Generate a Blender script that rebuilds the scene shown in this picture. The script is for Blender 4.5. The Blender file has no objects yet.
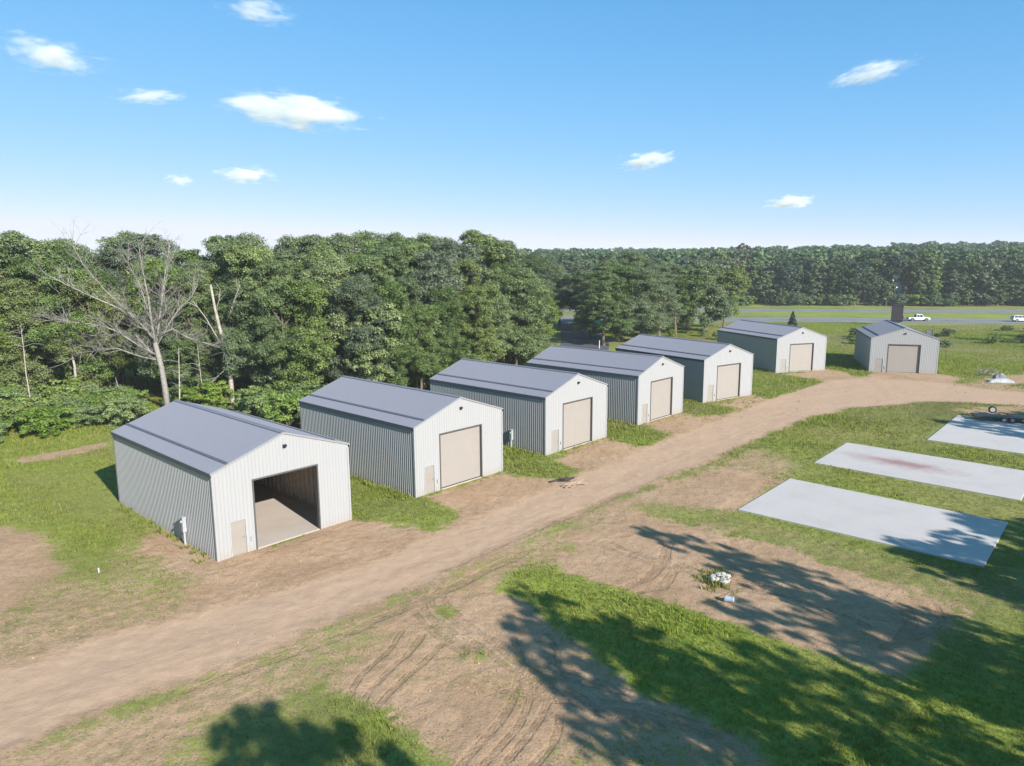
import bpy, bmesh, math, random
import numpy as np
from mathutils import Vector, Matrix

R = math.radians
random.seed(7)
RNG = np.random.default_rng(11)
scene = bpy.context.scene
COL = scene.collection

# ------------------------------------------------------------------ helpers
class MB:
    """collects polygons and links them as ONE mesh object"""
    def __init__(s): s.v = []; s.f = []
    def add(s, vs, fs):
        n = len(s.v); s.v += [tuple(p) for p in vs]; s.f += [tuple(n + i for i in f) for f in fs]
    def box(s, a, b, M=None):
        (x0, y0, z0), (x1, y1, z1) = a, b
        vs = [Vector(p) for p in ((x0,y0,z0),(x1,y0,z0),(x1,y1,z0),(x0,y1,z0),(x0,y0,z1),(x1,y0,z1),(x1,y1,z1),(x0,y1,z1))]
        if M is not None: vs = [M @ p for p in vs]
        s.add(vs, [(0,3,2,1),(4,5,6,7),(0,1,5,4),(1,2,6,5),(2,3,7,6),(3,0,4,7)])
    def tube(s, pts, rad, n=6, cap=True):
        pts = [Vector(p) for p in pts]; m = len(pts); rings = []
        up = Vector((0.31, 0.17, 0.93)).normalized()
        for i, p in enumerate(pts):
            d = (pts[min(i+1, m-1)] - pts[max(i-1, 0)])
            d = d.normalized() if d.length > 1e-9 else Vector((0,0,1))
            u = d.cross(up)
            if u.length < 1e-3: u = d.cross(Vector((1,0,0)))
            u.normalize(); w = d.cross(u)
            rings.append([p + (u*math.cos(2*math.pi*k/n) + w*math.sin(2*math.pi*k/n))*rad[i] for k in range(n)])
        vs = [q for r in rings for q in r]; fs = []
        for i in range(m-1):
            for k in range(n):
                fs.append((i*n+k, i*n+(k+1) % n, (i+1)*n+(k+1) % n, (i+1)*n+k))
        if cap: fs += [tuple(range(n))[::-1], tuple((m-1)*n+k for k in range(n))]
        s.add(vs, fs)
    def prism(s, prof, a, b, axis='y'):
        """profile [(u,z)] in the x-z plane extruded along y from a to b"""
        n = len(prof)
        vs = [(u, a, z) for u, z in prof] + [(u, b, z) for u, z in prof]
        fs = [tuple(range(n)), tuple(range(2*n-1, n-1, -1))] + [(i, i+n, (i+1) % n + n, (i+1) % n) for i in range(n)]
        s.add(vs, fs)
    def build(s, name, mat, parent=None, smooth=False):
        me = bpy.data.meshes.new(name); me.from_pydata([tuple(p) for p in s.v], [], s.f); me.update()
        bm = bmesh.new(); bm.from_mesh(me); bmesh.ops.recalc_face_normals(bm, faces=bm.faces); bm.to_mesh(me); bm.free()
        if smooth: me.polygons.foreach_set('use_smooth', [True]*len(me.polygons))
        return link(name, me, mat, parent)

def link(name, me, mat, parent=None):
    o = bpy.data.objects.new(name, me); COL.objects.link(o)
    if mat is not None: me.materials.append(mat)
    if parent is not None: o.parent = parent
    return o

def np_mesh(name, V, n_per, mat=None, parent=None, attrs=None):
    """separate polygons of n_per corners each, given as V (faces*n_per, 3)"""
    me = bpy.data.meshes.new(name); nv = len(V); nf = nv//n_per
    me.vertices.add(nv); me.vertices.foreach_set('co', np.ascontiguousarray(V, dtype=np.float32).ravel())
    me.loops.add(nv); me.loops.foreach_set('vertex_index', np.arange(nv, dtype=np.int32))
    me.polygons.add(nf); me.polygons.foreach_set('loop_start', np.arange(0, nv, n_per, dtype=np.int32))
    for k, a in (attrs or {}).items():
        at = me.attributes.new(k, 'FLOAT', 'POINT'); at.data.foreach_set('value', np.ascontiguousarray(a, dtype=np.float32))
    me.update(calc_edges=True)
    if mat is False:
        return me
    return link(name, me, mat, parent)

def empty(name, loc, rz=0):
    o = bpy.data.objects.new(name, None); COL.objects.link(o)
    o.location = loc; o.rotation_euler = (0, 0, rz); o.empty_display_size = .3
    return o
def tag(o, label=None, cat=None, group=None, kind=None):
    if label: o['label'] = label
    if cat: o['category'] = cat
    if group: o['group'] = group
    if kind: o['kind'] = kind
    return o
def copy_tree(o, parent=None):
    c = o.copy(); COL.objects.link(c)
    if parent is not None: c.parent = parent
    for ch in o.children: copy_tree(ch, c)
    return c

# numpy value noise
def vnoise(x, y, seed=0):
    xi = np.floor(x).astype(np.int64); yi = np.floor(y).astype(np.int64); fx = x-xi; fy = y-yi
    fx = fx*fx*(3-2*fx); fy = fy*fy*(3-2*fy)
    def h(a, b):
        n = (a*374761393 + b*668265263 + seed*974634777) & 0xffffffff
        n = ((n ^ (n >> 13))*1274126177) & 0xffffffff
        return ((n ^ (n >> 16)) & 0xffff)/65535.0
    return (h(xi,yi)*(1-fx)+h(xi+1,yi)*fx)*(1-fy) + (h(xi,yi+1)*(1-fx)+h(xi+1,yi+1)*fx)*fy
def fbm(x, y, seed=0, o=4):
    t = 0; a = .5; s = 0
    for k in range(o):
        t = t + a*vnoise(x*2**k, y*2**k, seed+k*17); s += a; a *= .55
    return t/s
def sstep(a, b, x):
    t = np.clip((x-a)/(b-a), 0, 1); return t*t*(3-2*t)
def poly_sd(x, y, P):
    """signed distance, negative inside"""
    d = np.full(x.shape, 1e9); ins = np.zeros(x.shape, bool); n = len(P)
    for i in range(n):
        ax, ay = P[i]; bx, by = P[(i+1) % n]; ex, ey = bx-ax, by-ay
        t = np.clip(((x-ax)*ex+(y-ay)*ey)/(ex*ex+ey*ey+1e-12), 0, 1)
        d = np.minimum(d, (x-ax-t*ex)**2+(y-ay-t*ey)**2)
        if ey != 0:
            c = ((ay > y) != (by > y)) & (x < ex*(y-ay)/ey+ax); ins ^= c
    d = np.sqrt(d); return np.where(ins, -d, d)
def line_d(x, y, P):
    d = np.full(x.shape, 1e9)
    for (ax, ay), (bx, by) in zip(P[:-1], P[1:]):
        ex, ey = bx-ax, by-ay
        t = np.clip(((x-ax)*ex+(y-ay)*ey)/(ex*ex+ey*ey+1e-12), 0, 1)
        d = np.minimum(d, (x-ax-t*ex)**2+(y-ay-t*ey)**2)
    return np.sqrt(d)

# ------------------------------------------------------------------ materials
def new_mat(name):
    m = bpy.data.materials.new(name); m.use_nodes = True; nt = m.node_tree
    b = nt.nodes['Principled BSDF']; return m, nt, b
def N(nt, t, **kw):
    n = nt.nodes.new(t)
    for k, v in kw.items():
        if k in n.inputs: n.inputs[k].default_value = v
        else: setattr(n, k, v)
    return n
def noise(nt, vec, scale, detail=4, rough=.6, d4=None):
    n = N(nt, 'ShaderNodeTexNoise'); n.inputs['Scale'].default_value = scale; n.inputs['Detail'].default_value = detail
    n.inputs['Roughness'].default_value = rough
    if vec is not None: nt.links.new(vec, n.inputs['Vector'])
    return n.outputs['Fac']
def ramp(nt, fac, stops):
    r = N(nt, 'ShaderNodeValToRGB'); e = r.color_ramp.elements
    while len(e) < len(stops): e.new(.5)
    for el, (p, c) in zip(e, stops): el.position = p; el.color = (*c, 1) if len(c) == 3 else c
    nt.links.new(fac, r.inputs[0]); return r.outputs[0]
def mixc(nt, f, a, b, mode='MIX'):
    m = N(nt, 'ShaderNodeMix', data_type='RGBA', blend_type=mode)
    for i, v in ((0, f), (6, a), (7, b)):
        if isinstance(v, bpy.types.NodeSocket): nt.links.new(v, m.inputs[i])
        elif i == 0: m.inputs[0].default_value = v
        else: m.inputs[i].default_value = (*v, 1)
    return m.outputs[2]
def math_n(nt, op, a, b=None, clamp=False):
    m = N(nt, 'ShaderNodeMath', operation=op); m.use_clamp = clamp
    for i, v in enumerate((a, b)):
        if v is None: continue
        if isinstance(v, bpy.types.NodeSocket): nt.links.new(v, m.inputs[i])
        else: m.inputs[i].default_value = v
    return m.outputs[0]
def maprange(nt, v, a, b, c=0, d=1):
    m = N(nt, 'ShaderNodeMapRange', interpolation_type='SMOOTHSTEP'); nt.links.new(v, m.inputs[0])
    for i, q in zip((1,2,3,4), (a,b,c,d)): m.inputs[i].default_value = q
    return m.outputs[0]
def bump(nt, h, strength, dist, b):
    n = N(nt, 'ShaderNodeBump'); n.inputs['Strength'].default_value = strength; n.inputs['Distance'].default_value = dist
    nt.links.new(h, n.inputs['Height']); nt.links.new(n.outputs[0], b.inputs['Normal'])
def objco(nt):
    return N(nt, 'ShaderNodeTexCoord').outputs['Object']

KA = .79
def simple(name, col, rough=.5, metal=0, var=.12, scale=3, spec=.4, bumps=0):
    col = tuple(c*KA for c in col)
    m, nt, b = new_mat(name); o = objco(nt)
    f = noise(nt, o, scale, 5)
    c0 = tuple(max(0, c*(1-var)) for c in col); c1 = tuple(min(1, c*(1+var)) for c in col)
    nt.links.new(ramp(nt, f, [(.3, c0), (.7, c1)]), b.inputs['Base Color'])
    b.inputs['Roughness'].default_value = rough; b.inputs['Metallic'].default_value = metal
    b.inputs['Specular IOR Level'].default_value = spec
    if bumps: bump(nt, noise(nt, o, scale*8, 3), .4, bumps, b)
    return m

def metal_sheet(name, col, dirt=True, rough=.38, streak=.10):
    """painted ribbed steel: faint rain streaks and splashed soil at the foot"""
    col = tuple(c*KA for c in col)
    m, nt, b = new_mat(name); o = objco(nt)
    mp = N(nt, 'ShaderNodeMapping'); mp.inputs['Scale'].default_value = (2.2, 2.2, .18); nt.links.new(o, mp.inputs[0])
    f = noise(nt, mp.outputs[0], 1.6, 5, .65)
    c = mixc(nt, maprange(nt, f, .35, .75, 0, 1), col, tuple(x*(1-streak) for x in col))
    if dirt:
        sp = N(nt, 'ShaderNodeSeparateXYZ'); nt.links.new(o, sp.inputs[0])
        n2 = noise(nt, o, 2.5, 5, .7)
        hgt = math_n(nt, 'ADD', sp.outputs[2], math_n(nt, 'MULTIPLY', n2, -.9))
        c = mixc(nt, maprange(nt, hgt, -.45, .25, .35, 0), c, (.30, .24, .19))
    nt.links.new(c, b.inputs['Base Color'])
    b.inputs['Roughness'].default_value = rough; b.inputs['Specular IOR Level'].default_value = .45
    return m

M = {}
M['wall'] = metal_sheet('wall_steel', (.405, .405, .412), streak=.04)
M['roof'] = metal_sheet('roof_steel', (.225, .228, .272), dirt=False, rough=.42, streak=.07)
M['fascia'] = simple('fascia_steel', (.085, .105, .13), .45)
M['guard'] = simple('guard_steel', (.13, .135, .17), .5)
M['trim'] = simple('white_trim', (.39, .39, .39), .4, var=.05)
M['raketrim'] = simple('rake_trim', (.30, .305, .32), .4, var=.05)
M['jamb'] = simple('jamb_trim', (.10, .095, .09), .5)
M['beige'] = simple('beige_panel', (.345, .31, .28), .5, var=.03, scale=1.2)
M['beigedoor'] = simple('beige_door', (.33, .295, .262), .5, var=.04, scale=1.5)
M['dark'] = simple('dark_fitting', (.025, .027, .03), .4)
M['greybox'] = simple('grey_box', (.42, .44, .45), .45)
M['timber'] = simple('stud_timber', (.66, .55, .43), .8, var=.25, scale=2.5)
M['liner'] = simple('wall_lining', (.52, .44, .37), .8, var=.2, scale=1.1)
M['ceil'] = simple('roof_lining', (.5, .48, .46), .9, var=.2)
M['bark'] = simple('oak_bark', (.17, .135, .105), .95, var=.4, scale=6, bumps=.03)
M['palebark'] = simple('pale_bark', (.42, .37, .31), .9, var=.35, scale=4, bumps=.02)
M['deadwood'] = simple('dead_wood', (.30, .275, .245), .95, var=.3, scale=5, bumps=.02)
M['rubber'] = simple('rubber', (.02, .02, .021), .8)
M['carwhite'] = simple('white_paint', (.78, .79, .80), .25, var=.03)
M['glass'] = simple('car_glass', (.02, .028, .035), .08, var=.1, spec=.8)
M['chrome'] = simple('wheel_metal', (.5, .5, .5), .35, .8)
M['rubble'] = simple('broken_concrete', (.50, .47, .42), .9, var=.2, scale=5, bumps=.02)
M['bucket'] = simple('blue_plastic', (.42, .50, .62), .4)
M['burnt'] = simple('charred_wood', (.05, .042, .038), .95, var=.5, scale=4)
M['board'] = simple('old_board', (.46, .33, .25), .9, var=.3)
M['tarp'] = simple('white_sheeting', (.48, .48, .49), .6, var=.25)
M['tarpgrey'] = simple('grey_sheeting', (.20, .205, .22), .6, var=.25)
M['black'] = simple('black_steel', (.022, .022, .024), .5, var=.3)
M['signbody'] = simple('sign_casing', (.032, .024, .034), .5, var=.15)
M['signtext'] = simple('sign_rows', (.11, .09, .11), .6, var=.3)
M['red'] = simple('tail_lamp', (.30, .02, .02), .3)
M['clod'] = simple('soil_clod', (.40, .26, .16), .95, var=.35, scale=2)
M['post'] = simple('white_post', (.7, .69, .66), .7)
M['siding'] = simple('pale_siding', (.8, .8, .82), .7)

# concrete slabs
def concrete(name, col, stains=()):
    col = tuple(c*KA for c in col)
    m, nt, b = new_mat(name); o = objco(nt)
    f = noise(nt, o, .35, 6, .65); g = noise(nt, o, 6, 4, .7)
    c = ramp(nt, f, [(.3, tuple(x*.86 for x in col)), (.5, tuple(x*.96 for x in col)), (.7, col)])
    c = mixc(nt, maprange(nt, g, .5, .8, 0, .25), c, tuple(x*.8 for x in col))
    for (cx, cy, rx, ry, ang, sc, amt) in stains:
        mp = N(nt, 'ShaderNodeMapping'); mp.vector_type = 'TEXTURE'
        mp.inputs['Location'].default_value = (cx, cy, 0); mp.inputs['Rotation'].default_value = (0, 0, ang)
        mp.inputs['Scale'].default_value = (rx, ry, 100); nt.links.new(o, mp.inputs[0])
        ln = N(nt, 'ShaderNodeVectorMath', operation='LENGTH'); nt.links.new(mp.outputs[0], ln.inputs[0])
        nn = noise(nt, o, .9, 5, .7)
        d = math_n(nt, 'ADD', ln.outputs['Value'], math_n(nt, 'MULTIPLY', math_n(nt, 'SUBTRACT', nn, .5), 1.3))
        c = mixc(nt, maprange(nt, d, .1, 1.0, amt, 0), c, sc)
    nt.links.new(c, b.inputs['Base Color']); b.inputs['Roughness'].default_value = .85
    bump(nt, g, .15, .01, b)
    return m

def leaf_mat(name, ca, cb, yel=(.14, .15, .03), trans=.14):
    ca, cb, yel = [tuple(c*.93 for c in q) for q in (ca, cb, yel)]
    m, nt, b = new_mat(name); nt.nodes.remove(b)
    out = nt.nodes['Material Output']
    at = N(nt, 'ShaderNodeAttribute', attribute_name='tint').outputs['Fac']
    oi = N(nt, 'ShaderNodeObjectInfo').outputs['Random']
    c = mixc(nt, at, ca, cb)
    c = mixc(nt, math_n(nt, 'MULTIPLY', math_n(nt, 'POWER', oi, 3.0), .55), c, yel)
    hs = N(nt, 'ShaderNodeHueSaturation'); nt.links.new(c, hs.inputs['Color'])
    nt.links.new(maprange(nt, oi, 0, 1, .72, 1.2), hs.inputs['Value'])
    wn = N(nt, 'ShaderNodeTexWhiteNoise', noise_dimensions='1D'); nt.links.new(oi, wn.inputs['W'])
    nt.links.new(maprange(nt, wn.outputs['Value'], 0, 1, .70, 1.05), hs.inputs['Saturation'])
    d = N(nt, 'ShaderNodeBsdfPrincipled'); d.inputs['Roughness'].default_value = .5; d.inputs['Specular IOR Level'].default_value = .35
    t = N(nt, 'ShaderNodeBsdfTranslucent'); mx = N(nt, 'ShaderNodeMixShader'); mx.inputs[0].default_value = trans
    nt.links.new(hs.outputs[0], d.inputs['Base Color']); nt.links.new(hs.outputs[0], t.inputs['Color'])
    nt.links.new(d.outputs[0], mx.inputs[1]); nt.links.new(t.outputs[0], mx.inputs[2]); nt.links.new(mx.outputs[0], out.inputs[0])
    return m
M['leaf'] = leaf_mat('oak_leaves', (.056, .108, .026), (.172, .250, .062))
M['leafbright'] = leaf_mat('bright_leaves', (.095, .175, .026), (.21, .30, .055))
M['leafgrey'] = leaf_mat('grey_green_leaves', (.070, .112, .050), (.165, .22, .105))
M['leaflime'] = leaf_mat('lime_leaves', (.095, .155, .03), (.16, .22, .05))
M['leafbrown'] = leaf_mat('withered_leaves', (.11, .075, .05), (.16, .11, .075), yel=(.15, .1, .06))
M['leaffar'] = leaf_mat('far_wood_leaves', (.042, .090, .036), (.118, .190, .074), yel=(.09, .11, .03))
M['needle'] = leaf_mat('conifer_needles', (.035, .065, .042), (.07, .115, .075), yel=(.05, .08, .03))
M['brush'] = leaf_mat('brush_leaves', (.095, .175, .024), (.20, .295, .055))

# ground
def ground_mat():
    m, nt, b = new_mat('yard_ground'); o = objco(nt)
    A = lambda n: N(nt, 'ShaderNodeAttribute', attribute_name=n).outputs['Fac']
    g, lush, road, rut, rutd = A('grass'), A('lush'), A('track'), A('rut'), A('rutd')
    n_l = noise(nt, o, .22, 5, .6); n_m = noise(nt, o, 1.5, 6, .68); n_f = noise(nt, o, 9, 5, .7); n_x = noise(nt, o, 40, 3, .7)
    soil = ramp(nt, n_l, [(.32, (.44, .272, .162)), (.5, (.52, .33, .205)), (.70, (.585, .39, .255))])
    soil = mixc(nt, maprange(nt, n_m, .42, .72, 0, .7), soil, (.35, .222, .132))
    soil = mixc(nt, maprange(nt, n_f, .5, .72, 0, .75), soil, (.25, .162, .10))
    rd = ramp(nt, n_m, [(.3, (.50, .325, .215)), (.7, (.60, .40, .275))])
    rd = mixc(nt, maprange(nt, n_f, .54, .76, 0, .38), rd, (.33, .205, .135))
    soil = mixc(nt, road, soil, rd)
    soil = mixc(nt, maprange(nt, n_x, .56, .72, 0, .6), soil, (.62, .45, .31))
    wv = N(nt, 'ShaderNodeTexVoronoi', feature='F1'); wv.inputs['Scale'].default_value = 6.5; nt.links.new(o, wv.inputs['Vector'])
    ed = math_n(nt, 'ABSOLUTE', math_n(nt, 'SUBTRACT', math_n(nt, 'ADD', rutd, math_n(nt, 'MULTIPLY', math_n(nt, 'SUBTRACT', n_f, .5), .06)), .13))
    edge = math_n(nt, 'MULTIPLY', maprange(nt, ed, .015, .075, 1, 0), maprange(nt, n_m, .36, .56, .15, 1))
    inside = math_n(nt, 'MULTIPLY', maprange(nt, rutd, .09, .14, 1, 0), maprange(nt, wv.outputs['Distance'], .25, .55, 0, 1))
    rutf = math_n(nt, 'MULTIPLY', math_n(nt, 'MAXIMUM', edge, math_n(nt, 'MULTIPLY', inside, .55)), math_n(nt, 'SUBTRACT', 1.0, math_n(nt, 'MULTIPLY', road, .7)))
    soil = mixc(nt, math_n(nt, 'MULTIPLY', rutf, .42), soil, (.17, .105, .062))
    n_p = noise(nt, o, 3.4, 4, .75)
    soil = mixc(nt, math_n(nt, 'MULTIPLY', maprange(nt, n_p, .56, .68, 0, .5), math_n(nt, 'SUBTRACT', 1.0, math_n(nt, 'MULTIPLY', road, .8))), soil, (.27, .17, .10))
    soil = mixc(nt, math_n(nt, 'MULTIPLY', maprange(nt, n_p, .44, .34, 0, .35), math_n(nt, 'SUBTRACT', 1.0, math_n(nt, 'MULTIPLY', road, .6))), soil, (.62, .44, .30))
    gl = ramp(nt, n_m, [(.3, (.15, .20, .030)), (.5, (.26, .315, .05)), (.75, (.35, .39, .085))])
    gd = ramp(nt, n_m, [(.3, (.20, .185, .065)), (.55, (.30, .27, .105)), (.8, (.40, .335, .16))])
    gr = mixc(nt, math_n(nt, 'ADD', lush, math_n(nt, 'MULTIPLY', math_n(nt, 'SUBTRACT', n_l, .5), .9), True), gd, gl)
    gr = mixc(nt, maprange(nt, n_f, .5, .75, 0, .45), gr, (.105, .12, .03))
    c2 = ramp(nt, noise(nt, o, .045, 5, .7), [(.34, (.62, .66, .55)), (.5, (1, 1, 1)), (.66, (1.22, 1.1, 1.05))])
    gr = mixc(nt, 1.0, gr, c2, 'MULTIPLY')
    k = math_n(nt, 'ADD', g, math_n(nt, 'MULTIPLY', math_n(nt, 'SUBTRACT', n_m, .5), .95))
    k = math_n(nt, 'ADD', k, math_n(nt, 'MULTIPLY', math_n(nt, 'SUBTRACT', n_f, .5), .9))
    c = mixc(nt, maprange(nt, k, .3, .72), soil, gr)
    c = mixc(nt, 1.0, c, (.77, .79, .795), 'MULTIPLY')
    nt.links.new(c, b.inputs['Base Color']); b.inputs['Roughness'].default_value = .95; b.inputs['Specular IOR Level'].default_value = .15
    h = math_n(nt, 'ADD', math_n(nt, 'MULTIPLY', n_m, .6), math_n(nt, 'MULTIPLY', n_f, .35))
    h = math_n(nt, 'ADD', h, math_n(nt, 'MULTIPLY', n_x, .06))
    h = math_n(nt, 'SUBTRACT', math_n(nt, 'ADD', h, math_n(nt, 'MULTIPLY', n_p, .3)), math_n(nt, 'MULTIPLY', rutf, .18))
    h = math_n(nt, 'MULTIPLY', h, math_n(nt, 'SUBTRACT', 1.0, math_n(nt, 'MULTIPLY', road, .55)))
    bump(nt, h, .65, .16, b)
    return m
M['ground'] = ground_mat()

def blade_mat():
    m, nt, b = new_mat('grass_blades'); nt.nodes.remove(b); out = nt.nodes['Material Output']
    lush = N(nt, 'ShaderNodeAttribute', attribute_name='lush').outputs['Fac']
    tint = N(nt, 'ShaderNodeAttribute', attribute_name='tint').outputs['Fac']
    gl = ramp(nt, tint, [(0, (.15, .22, .028)), (.5, (.29, .37, .05)), (1, (.44, .48, .12))])
    gd = ramp(nt, tint, [(0, (.19, .18, .065)), (.6, (.33, .30, .13)), (1, (.46, .40, .23))])
    c = mixc(nt, lush, gd, gl)
    c = mixc(nt, 1.0, c, (.80, .78, .79), 'MULTIPLY')
    d = N(nt, 'ShaderNodeBsdfDiffuse'); t = N(nt, 'ShaderNodeBsdfTranslucent'); mx = N(nt, 'ShaderNodeMixShader'); mx.inputs[0].default_value = .4
    for q in (d, t): nt.links.new(c, q.inputs['Color'])
    nt.links.new(d.outputs[0], mx.inputs[1]); nt.links.new(t.outputs[0], mx.inputs[2]); nt.links.new(mx.outputs[0], out.inputs[0])
    return m
M['blade'] = blade_mat()

def asphalt(name, col):
    col = tuple(c*KA for c in col)
    m, nt, b = new_mat(name); o = objco(nt)
    f = noise(nt, o, .12, 5); g = noise(nt, o, 14, 3)
    c = ramp(nt, f, [(.3, tuple(x*.85 for x in col)), (.7, tuple(x*1.1 for x in col))])
    c = mixc(nt, maprange(nt, g, .4, .8, 0, .35), c, tuple(x*1.5 for x in col))
    nt.links.new(c, b.inputs['Base Color']); b.inputs['Roughness'].default_value = .85
    return m
M['asphalt'] = asphalt('highway_asphalt', (.20, .20, .215))
M['drive'] = asphalt('drive_asphalt', (.09, .09, .095))
M['paint'] = simple('road_paint', (.75, .74, .68), .7)

# ------------------------------------------------------------------ camera
F_PX, PITCH, ROLL, CAM_H = 713.045, R(9.6152), R(-.37027), 16.909
cam = bpy.data.cameras.new('camera'); cam.sensor_width = 36; cam.lens = F_PX/1024*36; cam.clip_start = .1; cam.clip_end = 40000
co = bpy.data.objects.new('camera', cam); COL.objects.link(co); scene.camera = co
fw = Vector((0, math.cos(PITCH), -math.sin(PITCH))); u0 = Vector((0, math.sin(PITCH), math.cos(PITCH))); r0 = Vector((1, 0, 0))
rt = r0*math.cos(ROLL)+u0*math.sin(ROLL); up = -r0*math.sin(ROLL)+u0*math.cos(ROLL)
co.matrix_world = Matrix((( rt.x, up.x, -fw.x, 0), (rt.y, up.y, -fw.y, 0), (rt.z, up.z, -fw.z, CAM_H), (0, 0, 0, 1)))

# ------------------------------------------------------------------ light
SUN_AZ, SUN_EL = R(-51), R(28)
sd = Vector((math.cos(SUN_AZ)*math.cos(SUN_EL), math.sin(SUN_AZ)*math.cos(SUN_EL), math.sin(SUN_EL)))
sun = bpy.data.lights.new('sun', 'SUN'); sun.energy = 5.0; sun.angle = R(.55); sun.color = (1, .96, .89)
so = bpy.data.objects.new('sun', sun); COL.objects.link(so); so.location = (60, -60, 80)
so.rotation_euler = (-sd).to_track_quat('-Z', 'Y').to_euler()
w = bpy.data.worlds.new('World'); scene.world = w; w.use_nodes = True; wn = w.node_tree
sky = wn.nodes.new('ShaderNodeTexSky'); sky.sky_type = 'NISHITA'; sky.sun_disc = False
sky.sun_elevation = SUN_EL; sky.sun_rotation = math.pi/2 - SUN_AZ
sky.altitude = 200; sky.air_density = .7; sky.dust_density = 0; sky.ozone_density = 3
# grade the clear-sky model towards the photograph's milky summer sky
sp_ = wn.nodes.new('ShaderNodeSeparateColor'); cb_ = wn.nodes.new('ShaderNodeCombineColor'); wn.links.new(sky.outputs[0], sp_.inputs[0])
tr_, tg_, tb_ = [math_n(wn, 'MULTIPLY', sp_.outputs[i_], .15) for i_ in range(3)]
vr_ = math_n(wn, 'MINIMUM', math_n(wn, 'MULTIPLY', tr_, .89), .86)
vg_ = math_n(wn, 'MINIMUM', math_n(wn, 'MULTIPLY', math_n(wn, 'MULTIPLY', math_n(wn, 'POWER', tg_, .36), math_n(wn, 'DIVIDE', tg_, math_n(wn, 'ADD', tg_, .08))), .87), .89)
vb_ = math_n(wn, 'MULTIPLY', math_n(wn, 'SUBTRACT', 1.0, math_n(wn, 'EXPONENT', math_n(wn, 'MULTIPLY', math_n(wn, 'POWER', tb_, 1.5), -4.1))), 1.02)
for i_, v_ in enumerate((vr_, vg_, vb_)): wn.links.new(math_n(wn, 'MULTIPLY', v_, 10/1.86), cb_.inputs[i_])
wn.links.new(cb_.outputs[0], wn.nodes['Background'].inputs[0]); wn.nodes['Background'].inputs[1].default_value = .10
scene.view_settings.view_transform = 'Standard'; scene.view_settings.look = 'None'
scene.view_settings.exposure = .90; scene.view_settings.gamma = 1
scene.render.engine = 'CYCLES'
cy = scene.cycles
cy.max_bounces = 8; cy.diffuse_bounces = 4; cy.transmission_bounces = 4; cy.transparent_max_bounces = 8; cy.volume_bounces = 6
cy.use_denoising = True
cy.caustics_reflective = False; cy.caustics_refractive = False

# ------------------------------------------------------------------ sheds
W, L, HE, HR = 9.144, 15.45, 5.22, 6.79
RIB = .2286
def rib_stations(x0, x1, extra=(), prof=((0, 0), (.145, 0), (.162, 1), (.205, 1), (.222, 0))):
    st = []
    k = 0; x = x0
    while x < x1-1e-6:
        for dx, off in prof:
            if x+dx < x1-1e-6: st.append((x+dx, off))
        x += RIB
    st.append((x1, 0))
    for e in extra:
        if all(abs(e-s[0]) > 1e-4 for s in st):
            # offset interpolated between neighbours
            a = max((s for s in st if s[0] < e), key=lambda s: s[0]); b = min((s for s in st if s[0] > e), key=lambda s: s[0])
            st.append((e, a[1]+(b[1]-a[1])*(e-a[0])/(b[0]-a[0])))
    return sorted(st)
def ribbed_wall(x0, x1, place, top, openings=(), depth=.022):
    """place(x, off, z) -> point; openings (xa, xb, ztop)"""
    mb = MB(); ex = [e for o in openings for e in o[:2]] + [(x0+x1)/2]
    st = rib_stations(x0, x1, ex)
    for (xa, oa), (xb, ob) in zip(st[:-1], st[1:]):
        z0 = -.12
        for (a, b, zt) in openings:
            if xa >= a-1e-4 and xb <= b+1e-4: z0 = zt
        mb.add([place(xa, oa*depth, z0), place(xb, ob*depth, z0), place(xb, ob*depth, top(xb)), place(xa, oa*depth, top(xa))], [(0,1,2,3)])
    return mb
GA, GB, GZ = 2.46, 6.73, 4.25        # overhead door opening
DA, DB, DZ = .88, 1.80, 2.07         # entry door opening
SL = (HR-HE)/(W/2)
def gable(x): return HE + SL*(x if x < W/2 else W-x) - .03

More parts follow.
